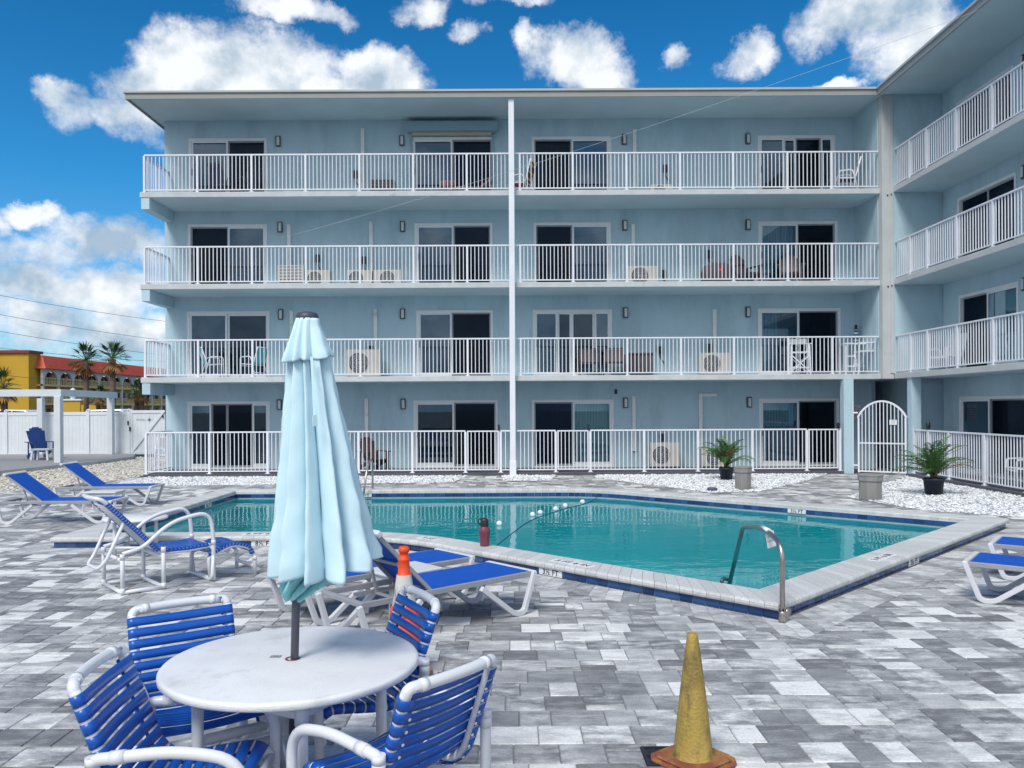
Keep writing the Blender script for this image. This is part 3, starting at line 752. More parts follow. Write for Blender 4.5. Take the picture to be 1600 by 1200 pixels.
def pvc_chair(label,loc,rz,group):
    """faces local +y"""
    t=thing('dining_chair',label,'chair',loc,rz,group); r=.0235
    # arms + legs
    for sx in (-1,1):
        x=.305*sx
        mb=MB(); mb.tube(rnd_path([(x,-.25,.0),(x,-.25,.625),(x,.05,.645),(x*.99,.31,.60),(x*.98,.30,0)],[.03,.09,.13],7),r,14)
        for (yy,zz) in ((-.25,.585),(-.25,.13),(.30,.36),(.30,.05)):
            mb.tube([(x if yy<0 else x*.985,yy,zz-.028),(x if yy<0 else x*.985,yy,zz+.028)],r+.0035,14)
        mb.tube([(x,-.185,.6293),(x,-.13,.633)],r+.0035,14); mb.tube([(x,-.25,.60),(x,-.25,.635)],r+.004,14)
        mb.build('arm_frame',M['pvc'],t)
    pts=rnd_path([(0,.30,.375),(0,.255,.44),(0,-.16,.385),(0,-.335,.855)],[.06,.14],9)
    f,Lp=arcprof(pts,-1)
    side=lambda x:[(x,p[1],p[2]) for p in pts]
    hw=.245
    mb=MB()
    bow=[(hw,-.33,.90)]; 
    L_=[(hw,p[1],p[2]) for p in pts]; 
    top=[Vector((hw,-.338,.862)),Vector((hw,-.346,.888)),Vector((.12,-.376,.892)),Vector((-.12,-.376,.892)),Vector((-hw,-.346,.888)),Vector((-hw,-.338,.862))]
    path=[Vector((hw,p[1],p[2])) for p in pts]+rnd_path(top,[.030,.1,.1,.030],6)+[Vector((-hw,p[1],p[2])) for p in reversed(pts)]
    mb.tube(path,r,14); mb.tube([(hw,.297,.38),(-hw,.297,.38)],r,12)
    for sx in (-1,1): mb.tube([(sx*(hw-.055),-.3592,.8897),(sx*(hw-.085),-.3665,.8907)],r+.0028,14)
    mb.build('sling_frame',M['pvc'],t)
    # cross tubes and the bowed brace
    mb=MB(); mb.tube([(-.30,-.25,.155),(.30,-.25,.155)],r,12); mb.tube([(-.30,.29,.30),(.30,.29,.30)],r,12)
    mb.tube(rnd_path([(-.30,-.25,.36),(-.22,-.30,.345),(0,-.30,.32),(.22,-.30,.345),(.30,-.25,.36)],[.05,.15,.05],5),r*.95,12)
    for sx in (-1,1): mb.tube([(sx*.275,-.25,.155),(sx*.245,-.25,.155)],r+.004,12)
    mb.build('cross_tube',M['pvc'],t)
    s=.045; mbS=MB(); mbB=MB(); w=.046; ns=int((Lp-.047)/.0545); gap=(Lp-.047-ns*w)/(ns-1)
    for _k in range(ns):
        y,z,_,_=f(s); strapband(mbB if y<-.17 else mbS, f,s,w,hw,r+.0025,.016 if y<-.17 else .02); s+=w+gap
    s=.06
    while s<Lp-.05:
        y,z,ny,nz=f(s)
        for sx in (-1,1):
            p=Vector((sx*(hw-.026),y-ny*(r+.004),z-nz*(r+.004))); q=p-Vector((0,ny,nz))*.003; (mbB if y<-.17 else mbS).tube([p,q],.006,8,mi=1)
        s+=w+gap
    mbS.build('seat',[M['strap'],M['signwhite']],t,solid=.0025); mbB.build('backrest',[M['strap'],M['signwhite']],t,solid=.0025)
    return t
TC=Vector((-1.067,3.96,0)); GRP='dining chairs round the umbrella table'
def face(fx_,fy_): return math.atan2(fy_,fx_)-PI/2
pvc_chair('blue strapped chair behind the round table, left of the umbrella pole',(-1.60,4.16,0),face(.58,-.81),GRP)
pvc_chair('blue strapped chair nearest the lower left corner, left of the round table',(-1.37,3.42,0),face(.995,.09),GRP)
pvc_chair('blue strapped chair just in front of the orange cone',(-.83,4.44,0),face(-.88,-.47),GRP)
pvc_chair('blue strapped chair with its back to us, front right of the round table',(-.51,3.50,0),face(-.77,.64),GRP)

# round table
t=thing('round_table','round white table with a closed umbrella through its middle and four blue chairs','table',TC)
t.rotation_euler=(0,0,R(20))
mb=MB(); Rr=.605
mb.lathe([(.0,.738),(Rr-.02,.738),(Rr-.006,.736),(Rr,.728),(Rr,.708),(Rr-.008,.700),(Rr-.03,.698),(.0,.698)][::-1],seg=96,caps=False)
mb.build('table_top',M['ttop'],t)
mb=MB()
for k in range(4):
    a=PI/2*k; c,s=math.cos(a),math.sin(a); m=MB(); m.tube([(c*.43,s*.43,0),(c*.43,s*.43,.697)],.027,14)
    for z in (.17,.62): m.tube([(c*.43,s*.43,z-.045),(c*.43,s*.43,z+.045)],.0315,14)
    m.build('leg',M['pvc'],t)
    a2=a+PI/2; c2,s2=math.cos(a2),math.sin(a2); up_=globals().setdefault('UPR',MB()); up_.tube([(c*.43,s*.43,.62),(c2*.43,s2*.43,.62)],.024,12); mb.tube([(c*.43,s*.43,.17),(0,0,.17)],.024,12)
mb.tube([(0,0,.12),(0,0,.22)],.045,14); UPR.build('upper_rail',M['pvc'],t)
mb.build('stretcher',M['pvc'],t)
mb=MB(); mb.lathe([(.036,.7385),(.036,.7415),(.026,.7415)],seg=20,caps=False); mb.build('hole_ring',M['maroon'],t)
p=gp(431,1026,.738)-TC; mb=MB(); mb.box(-.026,.026,-.017,.017,.7385,.7398)
bd=mb.build('badge',mat('badge_grey',(.20,.21,.23),.4,.1,8),t); bd.location=(0,0,0)
bd.location=Matrix.Rotation(-R(20),3,'Z')@Vector((p.x,p.y,0)); bd.rotation_euler=(0,0,-R(20))
mb=MB(); mb.box(-.020,.020,-.011,.011,.7399,.7402); 
for i in range(3): mb.box(-.015,.015,-.007+.006*i,-.0045+.006*i,.7403,.7405,mi=1)
mb.build('badge_plate',[mat('badge_light',(.45,.47,.50),.4,.1,8),M['ink']],bd)

# umbrella
lean=Vector((.032,-.01,1)).normalized()
u=thing('umbrella','closed pale blue patio umbrella standing through the round white table','umbrella',TC)
def up(z): return Vector((lean.x*z-.012,lean.y*z,z))
mb=MB(); mb.tube([up(.05),up(2.38)],.0195,16); mb.build('pole',M['umbpole'],u)
mb=MB(); mb.lathe([(.0,.0),(.22,.0),(.22,.03),(.20,.045),(.05,.05),(.035,.16),(.0,.16)],seg=32,caps=False); mb.build('base',M['umbpole'],u)
def canopy(zs, cx, rx, seed, npl, amp, cy=None, drift=0, hem=None, tw=0.0):
    rnd=random.Random(seed); ph=[rnd.uniform(-.16,.16) for _ in range(npl)]; am=[rnd.uniform(.6,1.25) for _ in range(npl)]
    seg=npl*14; mb=MB(); vs=[]
    n=len(zs)
    for i,z in enumerate(zs):
        t=i/(n-1)
        for k in range(seg):
            a=2*PI*k/seg; q=(a/(2*PI)*npl+.30*math.sin(a*2+seed)+.22*math.sin(a*3+seed*2)+tw*t)%npl; j=int(q); fr=q-j
            sk=.5+.16*math.sin(ph[j]*40)      # fold crest off centre
            fw_=fr/sk*.5 if fr<sk else .5+(fr-sk)/(1-sk)*.5
            pl=(1-abs(2*fw_-1))**.72 if 0<fw_<1 else 0
            A=amp[i]*am[j]
            r=rx[i]*(1-A+A*pl+.03*math.sin(3*a+seed)+.016*math.sin(9*a+17*z+seed)+.013*math.sin(5*a-31*z)+.008*math.sin(14*a+47*z))
            zz=z
            if hem: zz=z+hem[i]*(math.sin(2*a+1.0)*.4-.7*pl+.9*math.cos(a-.5)+.3*math.sin(5*a+seed))
            x=cx[i]+r*math.cos(a); y=(cy[i] if cy else 0)+r*math.sin(a)
            vs.append((x,y,zz))
    fs=[]
    for i in range(n-1):
        for k in range(seg):
            l=(k+1)%seg; fs.append((i*seg+l,i*seg+k,(i+1)*seg+k,(i+1)*seg+l))
    mb.add(vs,fs,True); return mb
def zat(y): return 1.95+(637.5-y)*3.96/F
def interp(tab,n):
    out=[]; m=len(tab)-1
    for i in range(n):
        s=i/(n-1)*m; j=min(int(s),m-1); f=s-j; f2=f
        out.append([tab[j][k]*(1-f2)+tab[j+1][k]*f2 for k in range(len(tab[0]))])
    return out
def pxX(x): return (x-800)*3.96/F-TC.x
# rows: y px, left px, right px, pleat depth, hem wobble
low=[(545,453,511,.45,0),(600,450,522,.52,0),(660,446,536,.55,0),(720,442,550,.55,0),(780,437,564,.54,0),(835,431,578,.52,.006),(868,428,590,.50,.016),(884,427,593,.52,.030)]
T_=interp(low,34)
zs=[zat(r[0]) for r in T_]; cx=[pxX((r[1]+r[2])/2) for r in T_]; rx=[(r[2]-r[1])/2*3.96/F*1.10 for r in T_]
cn=canopy(zs,cx,rx,5,11,[r[3] for r in T_],cy=[0]*34,hem=[r[4] for r in T_],tw=.35).build('canopy',M['umb'],u,solid=.002)
# tie strap hanging down one fold
mb=MB(); q0=Vector((pxX(497),-.125,zat(560))); q1=Vector((pxX(507),-.20,zat(648)))
mb.bar(q0,q1,.012,.004); mb.bar(q1,q1+Vector((.004,-.004,-.05)),.022,.006); mb.build('tie_strap',M['umb'],u)
# inner gathered cloth showing under the hem
T2=interp([(872,478,530,.3,.0),(892,446,532,.4,.01),(912,438,512,.55,.02),(928,446,482,.6,.02)],12)
mb=canopy([zat(r[0]) for r in T2],[pxX((r[1]+r[2])/2) for r in T2],[(r[2]-r[1])/2*3.96/F*1.1 for r in T2],11,9,[r[3] for r in T2],hem=[r[4] for r in T2],tw=1.2)
mb.build('canopy_lining',mat('umbrella_lining',(.25,.58,.62),.85,.1,6,.2,60),u,solid=.002)
top=[(498,464,498,.14,0),(510,459,501,.22,0),(525,453,507,.30,0),(540,447,513,.36,.004),(552,441,519,.42,.012),(559,438,521,.45,.018)]
T3=interp(top,16)
canopy([zat(r[0]) for r in T3],[pxX((r[1]+r[2])/2) for r in T3],[(r[2]-r[1])/2*3.96/F*1.08 for r in T3],3,8,[r[3] for r in T3],hem=[r[4] for r in T3]).build('vent_flap',M['umb'],u,solid=.002)
mb=MB(); c=up(2.395); mb.lathe([(.0,.032),(.02,.031),(.045,.024),(.052,.012),(.054,.0),(.050,-.022),(.0,-.022)][::-1],c=(pxX(481),0,zat(497)),seg=28,caps=False); mb.build('cap',M['cap'],u)

# chaise loungers: head towards local -y end, foot at +y
def lounger(label,loc,rz,ang,group='blue and white chaise loungers on the pool deck',name='sun_lounger'):
    t=thing(name,label,'sun lounger',loc,rz,group); W=.66; h=W/2; L=1.92; zt=.365; yh=.74   # hinge
    mb=MB()
    for sx in (-1,1):
        x=sx*(h-.02); mb.bar((x,.02,zt),(x,L-.03,zt),.03,.05)
    mb.bar((-h+.03,L-.035,zt),(h-.03,L-.035,zt),.05,.045); mb.bar((-h+.03,yh+.02,zt-.02),(h-.03,yh+.02,zt-.02),.04,.03); mb.bar((-h+.03,.05,zt),(h-.03,.05,zt),.05,.04)
    mb.build('side_rail',M['lrail'],t,bevel=.006)
    def leg(profile,x):
        m=MB(); pts=rnd_path([(x,y,z) for y,z in profile],.05,5)
        vs=[]; n=len(pts)
        for i,p in enumerate(pts):
            d=(pts[min(i+1,n-1)]-pts[max(i-1,0)]).normalized(); nrm=Vector((0,-d.z,d.y))
            for (a,b) in ((-1,-1),(1,-1),(1,1),(-1,1)): vs.append(p+Vector((a*.022,0,0))+nrm*b*.024)
        fs=[(0,1,2,3),(4*n-1,4*n-2,4*n-3,4*n-4)]
        for i in range(n-1):
            for k in range(4): l=(k+1)%4; fs.append((4*i+k,4*i+4+k,4*i+4+l,4*i+l))
        m.add(vs,fs); return m
    for sx in (-1,1):
        x=sx*(h+.004)
        leg([(L-.005,zt+.02),(L-.14,.024),(L-.26,.024),(L-.66,zt-.045)],x).build('leg',M['lwhite'],t,bevel=.006)
        leg([(.0,zt+.0),(.10,.024),(.24,.024),(.60,zt-.045)],x).build('leg',M['lwhite'],t,bevel=.006)
    mb=MB(); mb.box(-h-.018,h+.018,L-.03,L+.02,zt-.012,zt+.03); mb.build('foot_cap',M['lwhite'],t,bevel=.012)
    mb=MB(); mb.add([(-h+.03,yh,zt+.024),(h-.03,yh,zt+.024),(h-.03,L-.05,zt+.026),(-h+.03,L-.05,zt+.026)],[(0,1,2,3)]); mb.build('seat_sling',M['sling'],t,solid=.006)
    # backrest, hinged
    b=bpy.data.objects.new('backrest',None)
    mb=MB(); Lb=.76
    mb.add([(-h+.045,-Lb+.02,.018),(h-.045,-Lb+.02,.018),(h-.045,0,.018),(-h+.045,0,.018)],[(0,3,2,1)])
    k=mb.build('backrest',M['sling'],t,solid=.006); k.location=(0,yh,zt+.008); k.rotation_euler=(-R(ang),0,0)
    mb=MB()
    for sx in (-1,1): mb.bar((sx*(h-.045),.0,0),(sx*(h-.045),-Lb,0),.026,.034)
    mb.bar((-h+.05,-.35,-.012),(h-.05,-.35,-.012),.03,.02); mb.build('back_frame',M['lrail'],k,bevel=.005)
    mb=MB(); mb.box(-h-.0,h+.0,-Lb-.035,-Lb+.02,-.018,.03); mb.build('head_cap',M['lwhite'],k,bevel=.012)
    mb=MB()
    if ang>5:
        c,s=math.cos(R(ang)),math.sin(R(ang)); py,pz=yh-.42*c,zt+.42*s
        for sx in (-1,1): mb.bar((sx*(h-.10),py,pz-.01),(sx*(h-.10),py+.08,zt-.06),.022,.022)
        mb.bar((-h+.10,py+.08,zt-.06),(h-.10,py+.08,zt-.06),.022,.022); mb.bar((-h+.04,py-.12,zt-.055),(-h+.04,py+.32,zt-.055),.02,.03); mb.bar((h-.04,py-.12,zt-.055),(h-.04,py+.32,zt-.055),.02,.03)
        mb.build('prop_strut',M['lrail'],t)
    return t
def ldir(ux,uy): return math.atan2(uy,ux)-PI/2
def lplace(label,foot,uu,ang): # foot = centre of foot end; uu = unit head->foot
    uu=Vector(uu).normalized(); o=Vector(foot)-uu*1.92; return lounger(label,(o.x,o.y,0),ldir(uu.x,uu.y),ang)
lplace('raised blue lounger at far left, the nearer one beside the small white table',(-6.86,14.30),(1,.03),37)
lplace('blue lounger with raised back at far left, the farther one next to the gravel',(-7.30,16.85),(1,.03),37)
lplace('blue lounger with its back raised steeply directly behind the orange cone',(-.18+.745*.22,7.90+.667*.22),(.745,.667),45)
lplace('blue lounger lying flat behind the closed umbrella and the orange cone',(-1.93-.745*.2,7.62-.667*.2),(-.745,-.667),0)
lplace('blue lounger at the right edge of the photo, the nearer one',(4.70,8.42),(-.79,.62),45)
lplace('blue lounger at the right edge of the photo, the farther one by the pool corner',(5.56,9.46),(-.79,.62),45)
# small white side tables
def sidetable(label,loc,rz,s=.46,h=.40,rect=None):
    t=thing('side_table',label,'table',loc,rz,'small white resin tables between loungers'); sx,sy=(s,s) if not rect else rect
    mb=MB(); mb.box(-sx/2,sx/2,-sy/2,sy/2,h-.03,h); mb.build('table_top',M['lwhite'],t,bevel=.012)
    mb=MB(); a,b=sx/2-.03,sy/2-.03
    mb.box(-a,a,-b,-b+.02,h-.075,h-.031); mb.box(-a,a,b-.02,b,h-.075,h-.031); mb.box(-a,-a+.02,-b+.02,b-.02,h-.075,h-.031); mb.box(a-.02,a,-b+.02,b-.02,h-.075,h-.031); mb.build('apron',M['lwhite'],t)
    for i in (-1,1):
        for j in (-1,1): m=MB(); m.bar((i*(sx/2-.035),j*(sy/2-.035),h-.031),(i*(sx/2-.02),j*(sy/2-.02),0),.04,.04); m.build('leg',M['lwhite'],t)
    return t
sidetable('low white table between the two loungers at far left',(-7.75,15.55,0),.05,rect=(.62,.46))
p=gp(640,888,.42); sidetable('low white table between the flat lounger and the raised lounger behind the orange cone',(p.x-.06,p.y+.02,0),math.atan2(.667,.745),rect=(.60,.46),h=.42)
# round side table behind the recliner
p=gp(212,808,.50); t=thing('round_side_table','round white table with pvc legs behind the woven recliner chair','table',(p.x,p.y,0))
mb=MB(); mb.lathe([(0,.47),(.36,.47),(.40,.475),(.405,.49),(.395,.505),(0,.508)],seg=48,caps=False); mb.build('table_top',M['ttop'],t)
for k in range(4):
    a=PI/4+PI/2*k; m=MB(); m.tube([(.27*math.cos(a),.27*math.sin(a),0),(.27*math.cos(a),.27*math.sin(a),.469)],.024,10); m.build('leg',M['pvc'],t)
mb=MB()
for k in range(4):
    a=PI/4+PI/2*k; b=a+PI/2; mb.tube([(.27*math.cos(a),.27*math.sin(a),.12),(.27*math.cos(b),.27*math.sin(b),.12)],.02,8)
mb.build('stretcher',M['pvc'],t)

# woven recliner (faces local +y) and its ottoman
def weave(mb,f,s0,s1,w,gap,hw,rr):
    s=s0
    while s+w<s1: strapband(mb,f,s,w,hw,rr,.01); s+=w+gap
n0=Vector((-4.09,8.58)); fdir=Vector((.74,.673)).normalized(); wdir=Vector((-fdir.y,fdir.x)); Wd=.64; c0=n0+wdir*Wd/2
t=thing('recliner_chair','white pvc reclining chair with woven blue and white back, standing by the pool corner','chair',(c0.x,c0.y,0),math.atan2(fdir.y,fdir.x)-PI/2)
r=.022; hx=Wd/2
mb=MB()
for sx in (-1,1):
    x=sx*hx
    mb.tube([(x,0,r),(x,0,.43)],r,12); mb.tube([(x,.42,r),(x,.42,.46)],r,12); mb.tube([(x,0,r+.004),(x,.42,r+.004)],r,12)
    for (yy,zz) in ((0,.04),(.42,.04),(0,.40),(.42,.43)): mb.tube([(x,yy,zz-.03),(x,yy,zz+.03)],r+.004,12)
mb.tube([(-hx,0,r+.002),(hx,0,r+.002)],r,12); mb.tube([(-hx,.42,r+.002),(hx,.42,r+.002)],r,12); mb.tube([(-hx,.42,.35),(hx,.42,.35)],r,12); mb.tube([(-hx,0,.36),(hx,0,.36)],r,12)
mb.build('base_frame',M['pvc'],t)
for sx in (-1,1):
    x=sx*hx; m=MB(); m.tube(rnd_path([(x,0,.43),(x,.20,.47),(x,.50,.72),(x,.93,.80),(x,.97,.50),(x,.97,.02)],[.08,.16,.16,.1],7),r,12)
    m.tube([(x,.97,.42),(x,.97,.47)],r+.004,12); m.build('armrest',M['pvc'],t)
mb=MB(); mb.tube(rnd_path([(-hx,.97,.30),(-hx,.955,.06),(-hx,.955,r)],.03)+rnd_path([(-hx+.05,.955,r),(hx-.05,.955,r),(hx,.955,.06),(hx,.97,.30)],.04),r,12); mb.build('front_loop',M['pvc'],t)
hb=.25; f2,L2=arcprof([(0,.40,.40),(0,.20,.62),(0,-.14,.97),(0,-.17,1.0)],-1)
mb=MB(); mb.tube(rnd_path([(hb,.42,.37),(hb,.20,.62),(hb,-.17,1.0),(hb-.02,-.22,1.02),(0,-.25,1.02),(-hb+.02,-.22,1.02),(-hb,-.17,1.0),(-hb,.20,.62),(-hb,.42,.37)],.04,5),r,12)
mb.tube(rnd_path([(hb-.02,.06,.78),(hb-.03,-.13,.36),(hb-.06,-.20,.28),(-hb+.06,-.20,.28),(-hb+.03,-.13,.36),(-hb+.02,.06,.78)],.07,5),r*.85,12); mb.build('back_frame',M['pvc'],t)
mb=MB(); weave(mb,f2,.02,L2-.03,.026,.007,hb,r+.003); mb.build('backrest',M['strap'],t,solid=.002)
mb=MB(); s=.05
while s<L2-.08:      # herringbone of white straps over the back
    for k in range(5):
        xx=-hb+.05+k*.082; y,z,ny,nz=f2(s); y2,z2,_,_=f2(s+.035)
        for q in (-1,1):
            o1=(-r-.006)
            mb.add([(xx,y+ny*o1,z+nz*o1),(xx+.04,y2+ny*o1,z2+nz*o1) if q<0 else (xx+.04,y2+ny*o1,z2+nz*o1),(xx+.04,y2+ny*o1,z2+nz*o1+.012),(xx,y+ny*o1,z+nz*o1+.012)],[(0,1,2,3)]) if q<0 else mb.add([(xx+.04,y2+ny*o1,z2+nz*o1),(xx+.08,y+ny*o1,z+nz*o1),(xx+.08,y+ny*o1,z+nz*o1+.012),(xx+.04,y2+ny*o1,z2+nz*o1+.012)],[(0,1,2,3)])
    s+=.048
mb.build('white_weave',M['signwhite'],t,solid=.003)
f3,L3=arcprof([(0,.42,.40),(0,.70,.395),(0,.95,.41)])
mb=MB(); 
for sx in (-1,1): mb.tube([(sx*hb,.40,.385),(sx*hb,.70,.38),(sx*hb,.97,.395)],r,12)
mb.tube([(-hb,.97,.395),(hb,.97,.395)],r,12); mb.tube([(-hx,.97,.38),(-hb,.97,.38)],r,10); mb.tube([(hb,.97,.38),(hx,.97,.38)],r,10); mb.build('seat_frame',M['pvc'],t)
mb=MB(); weave(mb,f3,.015,L3,.038,.004,hb,r+.002); mb.build('seat',M['strap'],t,solid=.002)
c1=c0+fdir*1.10; t=thing('ottoman','low curved footstool with blue straps in front of the woven recliner','footstool',(c1.x,c1.y,0),math.atan2(fdir.y,fdir.x)-PI/2)
hb=.25; f4,L4=arcprof(rnd_path([(0,-.20,.30),(0,-.10,.31),(0,.12,.41),(0,.33,.33),(0,.37,.24)],[.06,.14,.06],5))
mb=MB()
for sx in (-1,1):
    mb.tube(rnd_path([(sx*hb,-.14,.02),(sx*hb,-.16,.27),(sx*hb,-.06,.30),(sx*hb,.12,.39),(sx*hb,.33,.32),(sx*hb,.39,.22),(sx*hb,.39,.0)],[.05,.05,.12,.06,.05],5),r,12)
    mb.tube([(sx*hb,.39,.17),(sx*hb,.39,.22)],r+.004,12)
mb.tube([(-hb,.39,.10),(hb,.39,.10)],r,10); mb.tube([(-hb,-.14,.03),(hb,-.14,.03)],r,10); mb.tube([(-hb,.1,.30),(hb,.1,.30)],r,10)
mb.build('leg_frame',M['pvc'],t)
mb=MB(); weave(mb,f4,.03,L4-.01,.030,.008,hb,r+.003); mb.build('seat',M['strap'],t,solid=.002)

# cones
t=thing('traffic_cone','tall slim orange traffic cone with a grey reflective collar between the loungers','traffic cone',(-.80,6.02,0),R(15))
mb=MB(); mb.lathe([(.145,.05),(.135,.06),(.118,.30),(.112,.31),(.107,.42),(.104,.424),(.108,.43),(.108,.455),(.098,.462),(.096,.49),(.088,.50),(.087,.505)],seg=32,caps=False)
mb.build('cone_body',M['orange'],t); mb=MB(); mb.build('cone_body',M['orange'],t)
mb=MB(); mb.lathe([(.054,.725),(.045,.735),(.040,.82),(.045,.83),(.045,.845),(.035,.855),(.032,.885),(.040,.89),(.040,.915),(.030,.93),(.0,.93)],seg=32,caps=False); mb.build('cone_tip',M['orange'],t)
mb=MB(); mb.lathe([(.0875,.505),(.070,.62),(.0545,.725)],seg=32,caps=False); mb.build('reflective_collar',M['reflect'],t)
mb=MB(); mb.prism([(-.19,-.12),(-.12,-.19),(.12,-.19),(.19,-.12),(.19,.12),(.12,.19),(-.12,.19),(-.19,.12)],0,.05); mb.build('cone_base',M['rubber'],t,bevel=.008)
t=thing('traffic_cone','worn mustard yellow cone on a faded orange base in the right foreground','traffic cone',(.985,4.50,0),R(38))
mb=MB(); mb.lathe([(.114,.035),(.105,.05),(.095,.16),(.068,.40),(.040,.62),(.030,.685),(.0285,.70),(.021,.705),(.019,.69)],seg=40,caps=False); mb.build('cone_body',M['yellow'],t)
mb=MB(); a,b=.19,.135; mb.prism([(-a,-b),(-b,-a),(b,-a),(a,-b),(a,b),(b,a),(-b,a),(-a,b)],0,.018); a,b=.165,.12; mb.prism([(-a,-b),(-b,-a),(b,-a),(a,-b),(a,b),(b,a),(-b,a),(-a,b)],.0185,.034); mb.build('cone_base',M['ybase'],t,bevel=.010)
# drain
t=thing('drain_grate','square black iron drain grate beside the yellow cone','drain',(.845,4.56,.0),0)
mb=MB(); mb.box(-.125,.125,-.125,.125,-.006,.0025); mb.build('drain_bed',M['black'],t)
mb=MB(); q=.12; mb.box(-q,q,-q,-q+.014,.003,.009); mb.box(-q,q,q-.014,q,.003,.009); mb.box(-q,-q+.014,-q+.0141,q-.0141,.003,.009); mb.box(q-.014,q,-q+.0141,q-.0141,.003,.009)
for i in range(7):
    for j in range(2):
        x=-.09+.03*i; mb.bar((x-.008,-.095+.10*j,.006),(x+.012,-.012+.10*j,.006),.009,.005)
mb.box(-.104,.104,-.003,.003,.0031,.0088); mb.build('grate',M['iron'],t)

# handrail at the pool corner
t=thing('pool_handrail','bent steel handrail with a white tag rising from the near corner of the pool','handrail',(2.42,7.36,0))
mb=MB(); mb.tube(rnd_path([(0,0,0),(0,0,.70),(-.01,.50,.78),(-.02,1.12,.70)],[.17,.25],8)+rnd_path([(-.02,1.13,.695),(-.02,1.20,.66),(-.04,1.72,-.10)],.05,5),.0235,16)
mb.build('rail_tube',M['steel'],t)
mb=MB(); mb.lathe([(.028,0),(.034,.0),(.034,.10),(.028,.105)],seg=16,caps=False); mb.box(-.02,.02,-.02,.05,.10,.15); mb.build('base_clamp',M['steel'],t)
mb=MB(); mb.lathe([(.0,.0),(.045,.004),(.045,.022),(.0,.026)],seg=20,caps=False); d=mb.build('escutcheon',M['steel'],t); d.location=(.05,.035,.085); d.rotation_euler=(R(90),0,R(45))
mb=MB(); mb.tube(rnd_path([(-.12,1.66,-.10),(-.12,1.66,.03),(-.09,1.69,.045),(-.03,1.68,.03)],.02),.02,10); mb.build('grab_anchor',M['steelwet'],t)
mb=MB(); mb.box(-.045,.045,-.0015,.0015,-.16,.0); tg=mb.build('tag',M['signwhite'],t); tg.location=(.018,.42,.755); tg.rotation_euler=(R(8),R(-14),R(12))
for i,s in enumerate(('NO','DIVING')): text(s,.022 if i else .034,M['greyink'],tg,(0,-.0022,-.05-.045*i),(R(90),0,0),.0004)
mb=MB(); mb.tube([(-.002,.36,.764),(-.004,.56,.766)],.027,14); mb.build('tag_sleeve',M['signwhite'],t)
# second handrail, far side, partly behind the umbrella
p=gp(572,752,.15); t=thing('pool_handrail','slim steel ladder rail on the far edge of the pool beside the umbrella','handrail',(p.x+.02,18.25,.14))
mb=MB()
for dx in (0,.45): mb.tube(rnd_path([(dx,0,0),(dx,0,.62),(dx-.03,-.15,.68),(dx-.06,-.45,.40),(dx-.1,-.62,-.15)],[.1,.1,.2],5),.022,10)
mb.build('rail_tube',M['steel'],t)

# flask on the coping
p=gp(757,853,.15); t=thing('insulated_jug','tall maroon jug with a black cap standing on the pool edge','jug',(p.x,p.y,.15)); k=.96
mb=MB(); mb.lathe([(0,0),(.056,0),(.060,.02),(.062,.05),(.070,.12),(.076,.17),(.074,.215),(.055,.245),(.052,.255)],seg=32,caps=False); mb.build('jug_body',M['maroon'],t)
mb=MB(); mb.lathe([(.054,.255),(.056,.275),(.053,.30),(.050,.32)],seg=32,caps=False); mb.lathe([(.05,.32),(.048,.345),(.03,.362),(0,.366)],seg=32,caps=False); mb.tube(rnd_path([(-.055,0,.28),(-.085,0,.30),(-.07,0,.35),(-.03,0,.355)],.02),.008,8); mb.build('jug_lid',M['black'],t)

# lane line with floats
t=thing('float_rope','dark blue rope with small white floats crossing the pool','rope',(0,14,0))
pts=[(-.36,10.75,.08),(-.30,11.3,-.02),(-.05,12.6,-.022),(.22,13.9,-.018),(.51,14.8,-.02),(.82,15.4,-.018),(1.03,15.9,-.02),(1.42,16.5,-.02),(1.75,17.3,-.015),(1.85,17.8,.05)]
pts=[Vector(a)-Vector((0,14,0)) for a in pts]
mb=MB(); mb.tube(rnd_path(pts,.3,3),.0065,6); mb.build('rope',M['rope'],t)
for (x,y) in ((780,818),(832,804),(844,800.5),(868,795),(883,790),(910,784)):
    p=gp(x,y,0.0); mb=MB(); mb.lathe([(.02,-.045),(.04,-.036),(.048,0),(.04,.036),(.02,.045)],seg=14); o=mb.build('float',M['floatw'],t); o.location=p-Vector((0,14,0)); o.location.z=.0; o.rotation_euler=(R(80),0,R(20))

# potted palms
def frond(mb,L,pitch,az,leafl,n,rnd,droop=1.0,w=.012):
    c,s=math.cos(az),math.sin(az); P=[]
    for i in range(n+1):
        t=i/n; a=pitch-droop*t*t*1.2
        if i==0: P.append(Vector((0,0,0))); 
        else: P.append(P[-1]+Vector((math.cos(a)*c,math.cos(a)*s,math.sin(a)))*L/n)
    side=Vector((-s,c,0)); mb.tube([P[0],P[n//2],P[n]],[.008,.006,.002],4)
    for i in range(2,n+1):
        t=i/n; l=leafl*(math.sin(PI*min(1,t*.9+.12)))**.6; d=(P[i]-P[i-1]).normalized()
        for sg in (-1,1):
            u=(side*sg*.8+d*.75+Vector((0,0,rnd.uniform(.0,.35)))).normalized(); q=P[i]+u*l*rnd.uniform(.8,1.1)-Vector((0,0,l*.25)); m=P[i]+u*l*.5; wv=d*w
            mb.add([P[i]-wv*.4,m-wv,q,m+wv,P[i]+wv*.4],[(0,1,2,3,4)])
